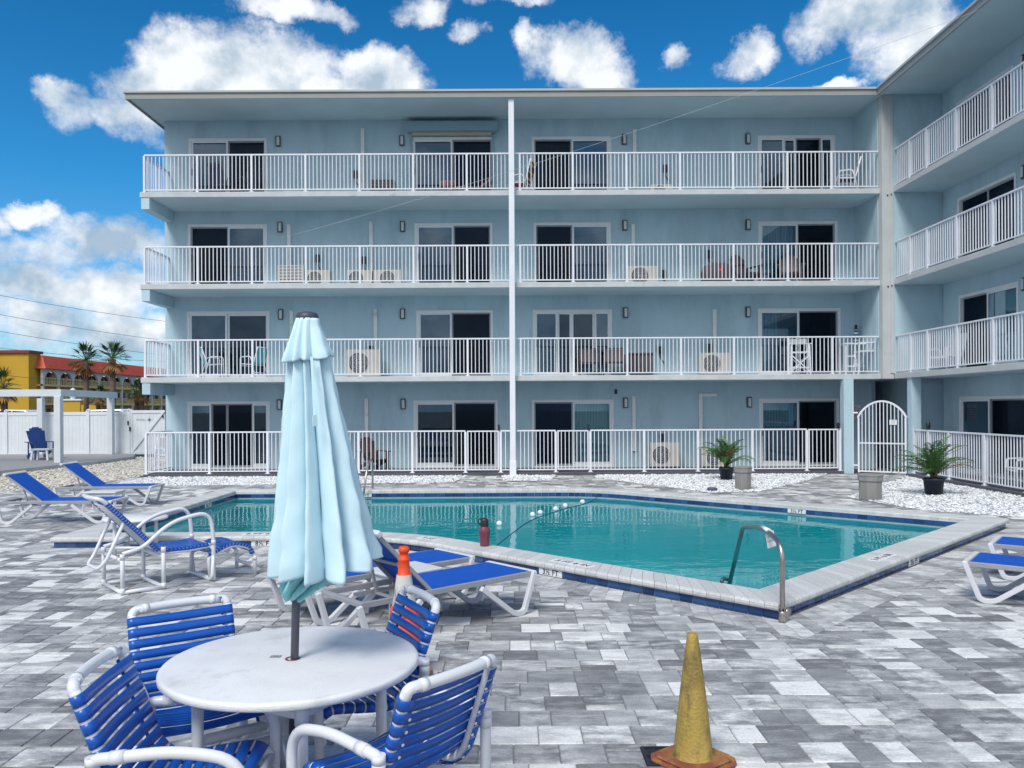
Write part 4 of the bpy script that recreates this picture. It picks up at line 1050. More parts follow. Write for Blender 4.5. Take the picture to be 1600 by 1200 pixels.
def pot_palm(label,loc,k,seed,pr,ph):
    rnd=random.Random(seed); t=thing('potted_palm',label,'potted plant',loc,rnd.uniform(0,6),'small palms in nursery pots')
    mb=MB(); mb.lathe([(0,0),(pr*.80,0),(pr*.96,ph-.05),(pr*1.04,ph-.05),(pr*1.04,ph),(pr*.97,ph),(pr*.94,ph-.04),(0,ph-.05)],seg=28,caps=False); mb.build('pot',M['pot'],t)
    mb=MB(); mb.lathe([(pr*.93,ph-.045),(0,ph-.03)],seg=16,caps=False); mb.build('soil',M['soil'],t)
    mb=MB()
    for i in range(9):
        a=rnd.uniform(0,2*PI); mb.tube([(.02*math.cos(a),.02*math.sin(a),ph-.04),(.09*k*math.cos(a),.09*k*math.sin(a),ph+.20*k)],[.028,.012],6)
    mb.build('stem',mat('palm_stem',(.13,.10,.05),.8,.3,12),t)
    for i in range(26):
        mb=MB(); frond(mb,rnd.uniform(.66,.95)*k,R(rnd.uniform(25,86)),2*PI*i/26*2.6+rnd.uniform(-.3,.3),.20*k,26,rnd,rnd.uniform(.7,1.3),.0125*k)
        o=mb.build('frond',M['dryleaf'] if i in (25,) else M['palm'],t); o.location=(0,0,ph+.06)
pp=gp(1135,750); pot_palm('small palm in a dark pot on white gravel in front of the long fence',(pp.x,pp.y,0),1.08,4,.185,.33)
pp=gp(1459,773); pot_palm('small palm in a dark pot on white gravel beside the right hand fence',(pp.x,pp.y,0),1.12,9,.215,.36)
def pedestal(label,loc,w,h,rz):
    t=thing('litter_bin',label,'bin',loc,rz,'grey panelled bins on the white gravel'); mb=MB()
    mb.lathe([(w*.60,0),(w*.64,h*.72)],seg=8,smooth=False); mb.build('bin_body',M['ped'],t)
    mb=MB()
    for k in range(8):
        a=2*PI*k/8; 
        for q in (-.28,0,.28):
            x=w*.60*math.cos(PI/8); p=Matrix.Rotation(a+PI/8,4,'Z'); mb.box(x-.002,x+.012,q*w*.62-.012,q*w*.62+.012,.02,h*.70,M=p)
    mb.build('rib',M['ped'],t)
    mb=MB(); mb.lathe([(w*.66,h*.722),(w*.70,h*.76),(w*.70,h*.93),(w*.73,h*.94),(w*.73,h),(w*.3,h+.004)],seg=8,smooth=False); mb.build('bin_lid',M['ped'],t,bevel=.004)
pp=gp(1161,765); pedestal('grey ribbed bin next to the potted palm in front of the long fence',(pp.x,pp.y,0),.30,.54,.2)
pp=gp(1360,781); pedestal('grey ribbed bin in front of the arched gate',(pp.x,pp.y,0),.36,.53,.1)
pp=gp(1113,767); t=thing('valve_cap','small round slate blue cap lying on the white gravel','cap',(pp.x,pp.y,0)); mb=MB(); mb.lathe([(.0,0),(.115,0),(.12,.05),(.10,.075),(0,.08)],seg=20,caps=False); mb.build('cap_body',mat('slate_cap',(.06,.07,.13),.6,.1,6),t)

# arched gate
gl,gr=9.86,10.9; W=1.27
t=thing('arched_gate','white metal gate with an arched top and upright bars in the passage','gate',(gl,23.36,0),math.atan2(-.74,1.03))
mb=MB(); r=.022; zc,ze=2.06,1.60
def ztop(x): 
    q=(x-W/2)/(W/2); return ze+(zc-ze)*(1-q*q)**.8 if abs(q)<1 else ze
mb.box(0,.045,-.022,.022,.04,ze); mb.box(W-.045,W,-.022,.022,.04,ze)
n=18; arc=[Vector((W*i/n,0,ztop(W*i/n))) for i in range(n+1)]
for i in range(n): mb.bar(arc[i],arc[i+1],.044,.05)
mb.box(.046,W-.046,-.018,.018,.06,.10); mb.box(.046,W-.046,-.018,.018,.86,.895); mb.build('gate_frame',M['rail'],t)
for k in range(1,13):
    x=.02+(W-.04)*k/13; m=MB(); m.box(x-.011,x+.011,-.011,.011,.101,ztop(x)-.02); m.build('bar',M['rail'],t)
mb=MB(); mb.box(W*.66,W*.81,-.034,-.024,1.40,1.54); s=mb.build('notice',M['signwhite'],t)
for i in range(3): text(('PLEASE','CLOSE','GATE')[i],.034,M['greyink'],s,(W*.735,-.0345,1.51-.04*i),(R(90),0,0),.0004)
mb=MB(); mb.box(-.17,-.12,-.02,.03,.04,2.08); mb.box(-.12,-.0,-.01,.01,.22,.26); mb.box(-.12,-.0,-.01,.01,1.72,1.76); mb.build('gate_post',M['rail'],t)
t=thing('wall_sign','red and white rules sign on the wall behind the arched gate','sign',(gx(1349)+.5,25.15,1.72)); mb=MB(); mb.box(-.15,.15,0,.02,-.24,.24); s=mb.build('sign_board',M['signwhite'],t)
for i,b in enumerate(('NO','LIFEGUARD','ON DUTY','POOL RULES')): text(b,.052,M['signred'],t,(0,-.003,.17-.11*i),(R(90),0,0),.0005)
mb=MB(); 
for i in range(4): mb.box(-.14,.14,-.0015,-.0005,.11-.11*i,.125-.11*i)
mb.build('sign_stripe',M['signred'],t)

# ---- things on the balconies ----
def acunit(px0,px1,f,hpx,fan=.35,dark=False,label='',Y=24.75):
    x0=(px0-800)*Y/F; x1=(px1-800)*Y/F; h=hpx*Y/F; w=x1-x0
    t=thing('air_conditioner',label,'air conditioner',((x0+x1)/2,Y,FL[f]),0,'outdoor air conditioner units on balconies and patios')
    mb=MB(); mb.box(-w/2,w/2,-.15,.15,.05,h); mb.build('housing',M['ac'] if not dark else M['acdark'],t,bevel=.012)
    mb=MB(); mb.box(-w/2+.06,-w/2+.12,-.16,.16,.0,.049); mb.box(w/2-.12,w/2-.06,-.16,.16,0,.049); mb.build('foot',M['black'],t)
    if fan:
        r=min(h*.40,w*.30); cx=-w/2+w*fan; cz=.05+(h-.05)/2
        mb=MB(); mb.add([(cx+r*math.cos(2*PI*k/28),-.152,cz+r*math.sin(2*PI*k/28)) for k in range(28)],[tuple(range(28))]); g=mb.build('fan_opening',M['acdark'],t)
        mb=MB()
        for q in (.99,.78,.57,.36,.15): mb.tube([(cx+r*q*math.cos(2*PI*k/28),-.158,cz+r*q*math.sin(2*PI*k/28)) for k in range(28)],.005,4,closed=True)
        for k in range(4): a=PI/4*k; mb.bar((cx-r*math.cos(a),-.161,cz-r*math.sin(a)),(cx+r*math.cos(a),-.161,cz+r*math.sin(a)),.006,.006,up=Vector((0,1,0)))
        mb.build('fan_guard',M['ac'] ,t)
    else:
        mb=MB(); n=7
        for k in range(n): z=.10+(h-.16)*k/(n-1); mb.box(-w/2+.05,w/2-.05,-.158,-.151,z,z+.018)
        mb.build('louvre',M['acdark'] if not dark else M['black'],t)
    return t
for a in ((437,478,2,37,0,False,'tan louvred unit on the third floor balcony, first from the left end'),(480,518,2,29,.38,False,'white fan unit on the third floor balcony beside the tan louvred one'),
          (545,583,2,29,.36,False,'fan unit on the third floor balcony just left of a pale wall pipe'),(586,629,2,29,.5,False,'wide fan unit on the third floor balcony left of the second sliding door'),
          (543,596,1,44,.36,False,'tall white fan unit on the second floor balcony right of the umbrella top'),(979,1028,2,33,.42,False,'fan unit on the third floor balcony right of the tall white post'),
          (1093,1139,1,36,.38,False,'fan unit on the second floor balcony under a pale wall pipe'),(1014,1060,0,40,.38,False,'fan unit behind the patio fence left of the potted palm'),
          (1094,1138,0,30,.45,False,'fan unit behind the patio fence, partly hidden by the potted palm'),(581,619,3,33,0,True,'dark square unit on the top floor balcony by a pale pipe'),
          (446,474,3,16,0,False,'low white vent unit on the top floor balcony between lamp and pipe'),(1017,1052,3,23,.40,False,'small fan unit on the top floor balcony right of the tall white post'),
          (982,1012,3,15,0,False,'low tan box unit on the top floor balcony under a pale pipe'),(1130,1160,3,12,0,True,'low dark vent box on the top floor balcony near the right door')):
    acunit(*a[:6],label=a[6])

def adirondack(label,loc,rz,m,k=1.0,group=None):
    t=thing('adirondack_chair',label,'chair',loc,rz,group)
    mb=MB(); n=6
    for i in range(n):   # fan back slats, faces +y
        q=(i-(n-1)/2)/(n/2); hgt=.99-.17*q*q; mb.bar((q*.19*k,-.16,.30),(q*.26*k,-.46,hgt*k),.112*k,.02,up=Vector((0,1,.3)))
    mb.build('backrest',m,t)
    mb=MB()
    for i in range(6): y=.30-.09*i; mb.box(-.25,.25,y-.04,y+.04,.36-.022*i-.02,.36-.022*i)
    mb.build('seat',m,t)
    for sx in (-1,1):
        mb=MB(); mb.box(sx*.34-.07,sx*.34+.07,-.32,.36,.565,.59); mb.build('armrest',m,t)
        mb=MB(); mb.box(sx*.29-.02,sx*.29+.02,.22,.33,0,.564); mb.bar((sx*.27,.30,.33),(sx*.27,-.45,.06),.03,.10); mb.bar((sx*.29,-.30,.0),(sx*.29,-.30,.564),.03,.05,up=Vector((0,1,0))); mb.build('leg',m,t)
    return t
def fp(x,Y): return (x-800)*Y/F
adirondack('brown adirondack chair behind the patio fence just right of the umbrella',(fp(584,24.3),24.3,FL[0]),R(-150+180+20),M['brownch']).rotation_euler=(0,0,R(-140))
adirondack('grey brown adirondack chair on the third floor balcony nearer the dark grill',(fp(1166,24.4),24.4,FL[2]),R(185),M['greybrown'],group=None).rotation_euler=(0,0,R(200))
adirondack('grey brown adirondack chair on the third floor balcony in front of the right glass door',(fp(1236,24.4),24.4,FL[2]),R(160),M['greybrown']).rotation_euler=(0,0,R(165))
# grill under a cover
t=thing('covered_grill','dark covered grill with a red mark on the third floor balcony','grill',(fp(1120,24.5),24.5,FL[2])); mb=MB()
mb.prism([(-.40,0),(-.42,.42),(-.36,.60),(-.22,.68),(.22,.68),(.40,.60),(.42,0)],-.22,.22,M=Matrix.Rotation(R(90),4,'X')); mb.build('grill_cover',M['greybrown'],t,bevel=.03)
mb=MB(); mb.box(.02,.14,-.226,-.221,.42,.50); mb.build('red_badge',mat('badge_red',(.6,.04,.04),.4,.05,4),t)
def slingchair(label,loc,rz,fm,sm,h=.9,seat=.42,w=.56,name='patio_chair',cat='chair',r=.014,group=None,arm=True):
    t=thing(name,label,cat,loc,rz,group)
    mb=MB(); hw=w/2
    for sx in (-1,1):
        x=sx*hw; mb.tube(rnd_path([(x,.26,0),(x,.24,seat+.20),(x,-.12,seat+.22),(x,-.30,0)],[.06,.08]),r,8) if arm else mb.tube([(x,.24,0),(x,.22,seat)],r,8)
        mb.tube(rnd_path([(x*.93,.27,seat),(x*.93,-.20,seat-.03),(x*.93,-.36,h)],.06),r,8)
    mb.tube([(-hw*.93,-.36,h),(hw*.93,-.36,h)],r,8); mb.tube([(-hw,.25,seat-.05),(hw,.25,seat-.05)],r,8); mb.tube([(-hw,-.25,.15),(hw,-.25,.15)],r,8)
    mb.build('chair_frame',fm,t)
    mb=MB(); a=hw*.9; mb.add([(-a,.26,seat+.004),(a,.26,seat+.004),(a,-.19,seat-.02),(-a,-.19,seat-.02)],[(0,1,2,3)]); mb.build('seat',sm,t,solid=.012)
    mb=MB(); mb.add([(-a,-.21,seat),(a,-.21,seat),(a,-.352,h-.03),(-a,-.352,h-.03)],[(0,1,2,3)]); mb.build('backrest',sm,t,solid=.012)
    return t
slingchair('aqua sling chair on the second floor balcony, nearer the left end',(fp(333,24.4),24.4,FL[1]),R(-60),M['rail'],M['aqua'])
slingchair('aqua sling chair on the second floor balcony, nearer the umbrella',(fp(396,24.4),24.4,FL[1]),R(70),M['rail'],M['aqua'])
slingchair('brown chair on the second floor balcony in front of the sliding door',(fp(922,24.5),24.5,FL[1]),R(180),M['greybrown'],M['greybrown'],h=.86,w=.62)
slingchair('brown chair on the second floor balcony beside the small brown table',(fp(960,24.4),24.4,FL[1]),R(175),M['greybrown'],M['greybrown'],h=.86,w=.62)
slingchair('dark folding chair on the top floor balcony in front of the left door',(fp(350,24.5),24.5,FL[3]),R(-20),M['black'],M['navy'],h=1.02)
slingchair('dark reclined chair on the top floor balcony, right half of the left door',(fp(388,24.5),24.5,FL[3]),R(60),M['black'],M['navy'],h=.95)
slingchair('colourful striped chair right behind the tall white post on the top floor',(fp(817,24.4),24.4,FL[3]),R(70),M['rail'],M['stripe2'],h=1.06,r=.02)
slingchair('white framed high backed chair at the right end of the top floor balcony',(fp(1325,24.4),24.4,FL[3]),R(75),M['rail'],M['greybrown'],h=1.08,seat=.5,r=.022)
def barchair(label,loc,rz):
    t=thing('bar_chair',label,'chair',loc,rz,'white bar chairs on the second floor balcony'); w=.28
    for sx in (-1,1):
        for sy in (-1,1): m=MB(); m.bar((sx*w,sy*.25,0),(sx*w*.9,sy*.22,.98 if sy<0 else .92),.045,.045,up=Vector((0,1,0))); m.build('leg',M['rail'],t)
        m=MB(); m.box(sx*w-.035,sx*w+.035,-.26,.27,.921,.945); m.build('armrest',M['rail'],t)
    m=MB(); m.box(-w+.02,w-.02,-.22,.22,.66,.70); m.build('seat',M['signwhite'],t,bevel=.01)
    m=MB(); m.bar((-w+.02,-.235,.98),(w-.02,-.30,1.16),.03,.10,up=Vector((0,1,0))) if False else m.box(-w+.01,w-.01,-.30,-.27,.95,1.12); m.build('backrest',M['signwhite'],t,bevel=.01)
    m=MB()
    for sy in (-.24,.24): m.bar((-w,sy,.10),(w,sy,.62),.03,.03); m.bar((w,sy,.10),(-w,sy,.62),.03,.03); m.box(-w+.03,w-.03,sy-.015,sy+.015,.22,.25)
    m.build('cross_brace',M['rail'],t)
barchair('white bar chair on the second floor balcony in front of the right glass door',(fp(1249,24.5),24.5,FL[1]),R(170))
barchair('white bar chair at the right end of the second floor balcony beside the corner pillar',(fp(1352,24.2),24.2,FL[1]),R(80))
slingchair('white chair behind the right hand patio fence',(11.6,18.6,FL[0]),R(80),M['rail'],M['signwhite'],h=.95,r=.02)
slingchair('white bench chair on the right wing balcony above the right hand patio fence',(11.75,22.2,FL[1]),R(95),M['rail'],M['signwhite'],h=1.0,w=.9,r=.025)
# lounge with striped cushions
t=thing('striped_lounge','low lounge with striped cushions on the top floor balcony under the roller shutter','sun lounger',(fp(728,24.4),24.4,FL[3])); mb=MB()
mb.box(-.70,.70,-.28,.28,.18,.22); [mb.box(x-.02,x+.02,y-.02,y+.02,0,.179) for x in (-.62,.62) for y in (-.22,.22)]; mb.build('lounge_frame',M['black'],t)
mb=MB(); mb.box(-.65,.45,-.25,.25,.221,.30); mb.box(-.72,-.25,-.18,.10,.301,.50); mb.build('cushion',M['stripe'],t,bevel=.05)
mb=MB(); mb.bar((.45,0,.25),(.80,0,.52),.50,.07); mb.build('headrest',M['stripe'],t,bevel=.02)
# brown slatted table, bar table, lighthouse
t=thing('slatted_table','small brown slatted table with a blue cloth on the second floor balcony','table',(fp(1001,24.5),24.5,FL[1])); mb=MB()
for i in range(7): x=-.30+.1*i; mb.box(x-.04,x+.04,-.2,.2,.05,.66)
mb.box(-.36,.36,-.24,.24,.661,.69); mb.box(-.33,.33,-.22,-.20,.1,.13); mb.build('table_body',M['greybrown'],t)
t=thing('bar_table','tall white bar table at the right end of the second floor balcony','table',(fp(1334,24.75),24.75,FL[1])); mb=MB()
mb.box(-.38,.38,-.28,.28,.93,.97); [mb.bar((sx*.33,sy*.23,0),(sx*.33,sy*.23,.929),.045,.045,up=Vector((0,1,0))) for sx in (-1,1) for sy in (-1,1)]; mb.box(-.3,.3,-.25,-.21,.25,.29); mb.box(-.3,.3,-.25,-.21,.55,.59)
mb.build('table_body',M['rail'],t)
t=thing('lighthouse_ornament','little teal and white striped lighthouse standing on the tall white bar table','ornament',(fp(1338,24.75),24.75,FL[1]+.97)); mb=MB()
mb.lathe([(.075,0),(.055,.42)],seg=16); mb.build('tower',M['lhouse'],t); mb=MB(); mb.lathe([(.07,.421),(.07,.44),(.04,.445),(.04,.50),(.06,.505),(.02,.56),(0,.58)],seg=16,caps=False); mb.build('lantern',M['black'],t)
t=thing('garden_lantern','dark lantern finial on the first post of the right hand patio fence','lantern',(10.96,21.58,1.30)); mb=MB(); mb.lathe([(.03,0),(.05,.05),(.06,.16),(.03,.20),(.03,.24),(.0,.26)],seg=10,caps=False); mb.build('lantern_body',M['black'],t)
# ================= LEFT YARD AND BEYOND =================
# raised grey deck under the pergola
dk=[(gp(-60,747,.12).x,gp(-60,747,.12).y)]+[(v.x,v.y) for v in (gp(0,736,.12),gp(88,727,.12),gp(150,721,.12),gp(208,713.5,.12))]+[(-15.6,34.0),(-40,34.0),(-40,26)]
mb=MB(); mb.prism(dk,-.01,.12); tag(mb.build('deck',M['deckgrey']),kind='structure')
mb=MB()
for i in range(4):
    a=Vector((*dk[i],.03)); b=Vector((*dk[i+1],.03)); mb.bar(a+Vector((0,-.03,0)),b+Vector((0,-.03,0)),.04,.20)
tag(mb.build('deck_kerb',M['curb']),kind='structure')
YV=33.6; vx=lambda x:(x-800)*YV/F
t=thing('vinyl_fence','long white vinyl privacy fence behind the pergola','fence',(vx(60),YV,0)); x0=vx(60)
xs=[vx(v) for v in (-230,-110,10,138,201.5)]
for i in range(len(xs)-1):
    a,b=xs[i]-x0+.06,xs[i+1]-x0-.06; mb=MB(); n=max(1,round((b-a)/.15))
    for k in range(n): mb.box(a+(b-a)*k/n+.004,a+(b-a)*(k+1)/n-.004,-.012,.012,.19,1.71)
    mb.box(a,b,-.006,.006,.19,1.71); mb.build('board_panel',M['vinyl'],t)
    mb=MB(); mb.box(a,b,-.03,.03,1.711,1.84); mb.box(a,b,-.03,.03,.06,.189); mb.build('fence_rail',M['vinyl'],t)
for v in xs: mb=MB(); mb.box(v-x0-.06,v-x0+.06,-.06,.06,0,1.90); mb.lathe([(.10,1.901),(.10,1.92),(.0,1.97)],c=(v-x0,0,0),seg=4,caps=False,smooth=False); mb.build('post',M['vinyl'],t)
t=thing('yard_gate','white vinyl gate with a diagonal brace at the left corner of the building','gate',(vx(203),YV,0)); w=vx(258)-vx(203); mb=MB()
n=9
for k in range(n): mb.box(w*k/n+.004,w*(k+1)/n-.004,-.01,.01,.16,1.85)
mb.box(0,w,-.005,.005,.16,1.85); mb.build('board_panel',M['vinyl'],t)
mb=MB(); mb.box(0,.10,-.035,-.011,.1,1.90); mb.box(.1,w,-.035,-.011,1.78,1.90); mb.box(.1,w,-.035,-.011,.10,.22); mb.bar((.1,-.045,.2),(w-.02,-.045,1.86),.02,.07,up=Vector((0,1,0)).cross(Vector((1,0,1)))); mb.build('gate_frame',M['vinyl'],t)
mb=MB(); mb.box(-.07,-.02,-.09,-.03,1.30,1.46); mb.box(.0,.05,-.09,-.036,1.05,1.22); mb.box(w-.1,w-.06,-.07,-.036,1.58,1.70); mb.build('latch',M['black'],t)
text('POOL',.13,M['greyink'],t,(.45,-.013,1.50),(R(90),0,0),.001)
mb=MB(); cx,cz=.80,1.50
for k in range(8):
    a=PI/4*k; l=.16 if k%2==0 else .09; d=Vector((math.cos(a),0,math.sin(a))); s=Vector((-d.z,0,d.x)); c=Vector((cx,-.013,cz)); mb.add([c+s*.022,c+d*l,c-s*.022],[(0,1,2)])
mb.build('compass_emblem',M['greyink'],t,solid=.003)
# pergola
p1=gp(92,723,.12); 
t=thing('pergola','pale grey timber pergola on the raised deck at far left','pergola',(p1.x,p1.y,.12)); HH=2.52
c2=Vector(((173-800)*33.2/F,33.2)); c3=Vector(((64-800)*33.3/F,33.3)); base=Vector((p1.x,p1.y))
for c in (base,c2,c3,Vector((-22.5,p1.y))):
    d=c-base; mb=MB(); mb.box(d.x-.11,d.x+.11,d.y-.11,d.y+.11,0,HH-.24); mb.build('post',M['perg'],t,bevel=.01)
mb=MB(); q=c2-base
mb.bar((0.12,0,HH-.12),(-9,0,HH-.12),.14,.239); mb.bar((.0,.08,HH-.115),(q.x*1.12,q.y*1.12,HH-.115),.14,.239)
mb.build('beam',M['perg'],t)
# navy adirondack and small table
a=adirondack('navy blue adirondack chair under the pergola, in front of the vinyl fence',(fp(64,30.4),30.4,.12),0,M['adiron'],1.1); a.rotation_euler=(0,0,R(-128)); a.scale=(1.08,1.08,1.08)
x=fp(71,29.9); t=thing('small_white_table','small white slatted table in front of the navy adirondack chair','table',(x,29.7,.12)); mb=MB()
for k in range(5): mb.box(-.36+.145*k,-.36+.145*k+.135,-.24,.24,.385,.41)
mb.box(-.33,.33,-.2,.2,.35,.384); mb.build('table_top',M['signwhite'],t)
for sx in (-1,1):
    for sy in (-1,1): m=MB(); m.bar((sx*.26,sy*.18,.35),(sx*.30,sy*.2,0),.06,.06,up=Vector((0,1,0))); m.build('leg',M['signwhite'],t)
# folded white loungers leaning by the gate
for i,(xx,yy) in enumerate(((-12.3,29.0),(-11.6,27.6))):
    slingchair(('white garden chair on the cream gravel by the yard gate, the farther one','white garden chair behind the left end of the patio fence')[i],(xx,yy,0),R(30+40*i),M['rail'],M['signwhite'],h=.95,w=.62,r=.022)

# yellow motel
t=thing('arcade_motel','long ochre yellow motel with white arcades and a red metal roof','building',(-68.7,120,0)); Y0=0
def B(mb,name,m,p=t,**k): return mb.build(name,m,p,**k)
mb=MB(); mb.box(-40,-.9,-2,1.0,0,10.1); B(mb,'wall',M['yellowwall'])
mb=MB(); mb.box(-60,-6.2,-4.5,-2.02,0,10.4); B(mb,'wall',M['yellowwall'])
mb=MB(); mb.box(-60.2,-6.0,-4.7,-1.8,10.41,10.75); mb.box(-5.99,-.6,-2.3,1.2,10.11,10.5); B(mb,'parapet_trim',M['redtrim'])
mb=MB(); L_=62; mb.box(-12,-2.4,0.01,L_,0,7.6); B(mb,'recessed_wall',M['cream'])
for k in range(15):    # doors and windows in the recess, one part per storey bay
    y=1.2+4.05*k
    for z in (.1,2.9,5.7):
        mb=MB(); mb.box(-2.399,-2.36,y,y+.95,z,z+2.0); B(mb,'door',M['redtrim']); mb=MB(); mb.box(-2.399,-2.36,y+1.4,y+2.9,z+.7,z+1.9); B(mb,'window',M['carglass'])
# arcade front (plane x=0 facing +x)
mb=MB(); bay=4.05; hw=1.62; ztop_=7.85
for k in range(15):
    y=k*bay; mb.box(-.35,0,y-.0,y+.42,0,6.0)
    ys=y+.42; ye=y+bay; yc=(ys+ye)/2; r_=(ye-ys)/2; pts=[]
    N_=14
    arc=[(yc-r_*math.cos(PI*i/N_), 6.0+1.62*math.sin(PI*i/N_)) for i in range(N_+1)]
    poly=[(y,6.0)]+arc+[(ye,7.95),(y,7.95)]
    # spandrel as strips
    mb.box(-.35,0,y,ys,6.0,7.95)
    for i in range(N_):
        (a0,z0),(a1,z1)=arc[i],arc[i+1]
        for xx in (0,-.35): mb.add([(xx,a0,z0),(xx,a1,z1),(xx,a1,7.95),(xx,a0,7.95)],[(0,1,2,3)])
        mb.add([(0,a0,z0),(0,a1,z1),(-.35,a1,z1),(-.35,a0,z0)],[(0,1,2,3)])
B(mb,'arcade',M['archwhite'])
mb=MB(); 
for z in (2.6,5.4): mb.box(-2.39,.05,0,L_-1,z,z+.28)
B(mb,'walkway_slab',M['cream'])
for z in (2.88,5.68):
    mb=MB(); mb.box(-.12,-.06,0.4,L_-1,z+.92,z+1.0)
    for k in range(int((L_-1.5)/.42)): mb.box(-.11,-.07,.5+.42*k,.5+.42*k+.16,z,z+.919)
    B(mb,'walkway_railing',M['cream'])
# mansard roof with standing seams
mb=MB(); mb.add([(.75,-.6,7.95),(.75,L_,7.95),(-.3,L_,9.9),(-.3,0.4,9.9),(-5,0.4,9.9),(-5,L_,9.9),(-2.4,-.6,7.95),(-2.4,L_,7.95)],[(0,1,2,3),(3,2,5,4),(0,3,4,6),(0,6,7,1)])
rf2=B(mb,'roof',M['redtile'])
mb=MB()
for k in range(80):
    y=.3+k*.76
    if y<L_: mb.bar((.78,y,7.97),(-.27,y,9.92),.10,.10)
mb.build('seam',mat('roof_seam',(.42,.07,.04),.5,.05,1),rf2)

# sabal palms
def sabal(label,x,Y,zc,cr,seed,n=30,trunk=.17):
    rnd=random.Random(seed); t=thing('sabal_palm',label,'palm tree',(x,Y,0),0,'fan palms beyond the vinyl fence')
    mb=MB(); mb.tube([(0,0,0),(.05,0,zc*.5),(0,0,zc-.1)],[trunk*1.2,trunk,trunk*1.35],10); mb.build('trunk',M['trunk'],t)
    for part,m,rng in (('crown',M['palm2'],(-20,85)),('dead_frond',M['palmdry'],(-80,-35))):
        mb=MB(); k=n if part=='crown' else n//3
        for i in range(k):
            az=rnd.uniform(0,2*PI); el=R(rnd.uniform(*rng)); L1=cr*rnd.uniform(.45,.6); d=Vector((math.cos(az)*math.cos(el),math.sin(az)*math.cos(el),math.sin(el)))
            c=Vector((0,0,zc))+d*L1; mb.bar((0,0,zc),c,.03,.03)
            s=d.cross(Vector((0,0,1))).normalized(); fl=cr*rnd.uniform(.5,.62)
            for j in range(11):
                a=R(-75+15*j); v=(d*math.cos(a)+s*math.sin(a)).normalized(); v2=(v-Vector((0,0,.45))).normalized(); q=c+v*fl*.6; e=q+v2*fl*.45; wv=v.cross(Vector((0,0,1))); wv=wv.normalized()*cr*.035 if wv.length>.01 else Vector((.03,0,0))
                mb.add([c,q-wv,e,q+wv],[(0,1,2,3)])
        mb.build(part,m,t)
Yp=60; q=lambda x:(x-800)*Yp/F
sabal('left one of the two tall fan palms in front of the red roof',q(134),Yp,5.55,1.25,3)
sabal('right one of the two tall fan palms in front of the red roof',q(176),Yp,5.7,1.30,8)
sabal('short fan palm beyond the fence just right of the tall pair',q(192),Yp+3,3.25,1.05,5,n=20,trunk=.16)
sabal('short fan palm beyond the fence nearest the building corner',(214-800)*64/F,64,3.2,.9,6,n=18,trunk=.16)
sabal('short fan palm between the trunks of the two tall palms',(153-800)*66/F,66,3.0,1.0,12,n=18,trunk=.15)
sabal('fan palm at the left edge in front of the yellow wall',(6-800)*50/F,50,3.3,1.2,15,n=22)
# ochre gate pier with white ball
Yq=75; t=thing('gate_pier','ochre wall pier topped by a white urn beyond the fence','pier',((114-800)*Yq/F,Yq,0)); mb=MB(); mb.box(-.8,.8,-.3,.3,0,2.75); mb.box(.8,2.6,-.2,.2,0,2.35); mb.build('pier_wall',M['yellowwall'],t)
mb=MB(); mb.box(-.95,.95,-.4,.4,2.751,2.9); mb.lathe([(.25,2.9),(.15,3.0),(.35,3.15),(.38,3.35),(.2,3.5),(.3,3.7),(.12,3.85),(0,3.9)],seg=14,caps=False); mb.build('urn',M['signwhite'],t)
# parked white car seen over the fence
def car(label,x,Y,rz,k=1.0):
    t=thing('parked_car',label,'car',(x,Y,0),rz); mb=MB()
    side=[(-2.3,.35),(-2.35,.8),(-2.15,1.05),(-1.3,1.12),(-.6,1.85),(1.5,1.90),(2.1,1.25),(2.3,1.1),(2.35,.4)]
    mb.prism([(a,b*k) for a,b in side],-.9,.9,M=Matrix.Rotation(R(90),4,'X')); mb.build('body',M['car'],t,bevel=.08)
    mb=MB(); mb.prism([(a,b*k) for a,b in [(-1.15,1.16),(-.55,1.74),(.3,1.79),(.3,1.16)]],-.91,.91,M=Matrix.Rotation(R(90),4,'X')); mb.prism([(a,b*k) for a,b in [(.4,1.16),(.4,1.79),(1.4,1.79),(1.9,1.2)]],-.91,.91,M=Matrix.Rotation(R(90),4,'X')); mb.build('window',M['carglass'],t)
    for sx in (-1.45,1.45):
        for sy in (-.85,.85): m=MB(); m.lathe([(0,-.1),(.33,-.1),(.35,0),(.33,.1),(0,.1)],seg=20,caps=False); w=m.build('wheel',M['tyre'],t); w.location=(sx,sy,.35); w.rotation_euler=(R(90),0,0)
    return t
car('white car parked beyond the vinyl fence, only its roof showing',(160-800)*52/F,52,R(4),1.03)
car('pale car behind the vinyl fence in front of the yellow wall',(40-800)*56/F,56,R(176),1.04)

# power lines and courtyard cable
def cable(label,pts,r,m):
    base=Vector(pts[0]); t=thing('cable',label,'cable',base); P=[]
    a,b=Vector(pts[0]),Vector(pts[-1])
    for i in range(25):
        s=i/24; v=a.lerp(b,s); v.z-=(a-b).length*.012*4*s*(1-s); P.append(v-base)
    mb=MB(); mb.tube(P,r,5); mb.build('wire',m,t)
for lab,(x0,y0,x1,y1) in (('highest thin power line crossing the sky at left',(-60,450,330,510)),('second thin power line crossing the sky at left',(-60,480,330,540)),('power line crossing the sky just above the palms',(-60,507,330,562)),('power line just above the red roof',(-60,537,330,568)),('power line crossing in front of the yellow wall',(-60,579,330,608))):
    cable(lab,[at(x0,y0,48),at(x1,y1,62)],.013,M['wire'])
cable('thin pale cable slung across the courtyard from the right hand roof edge',[at(1535,14,17.0),at(440,372,22.6)],.0035,M['wirelight'])
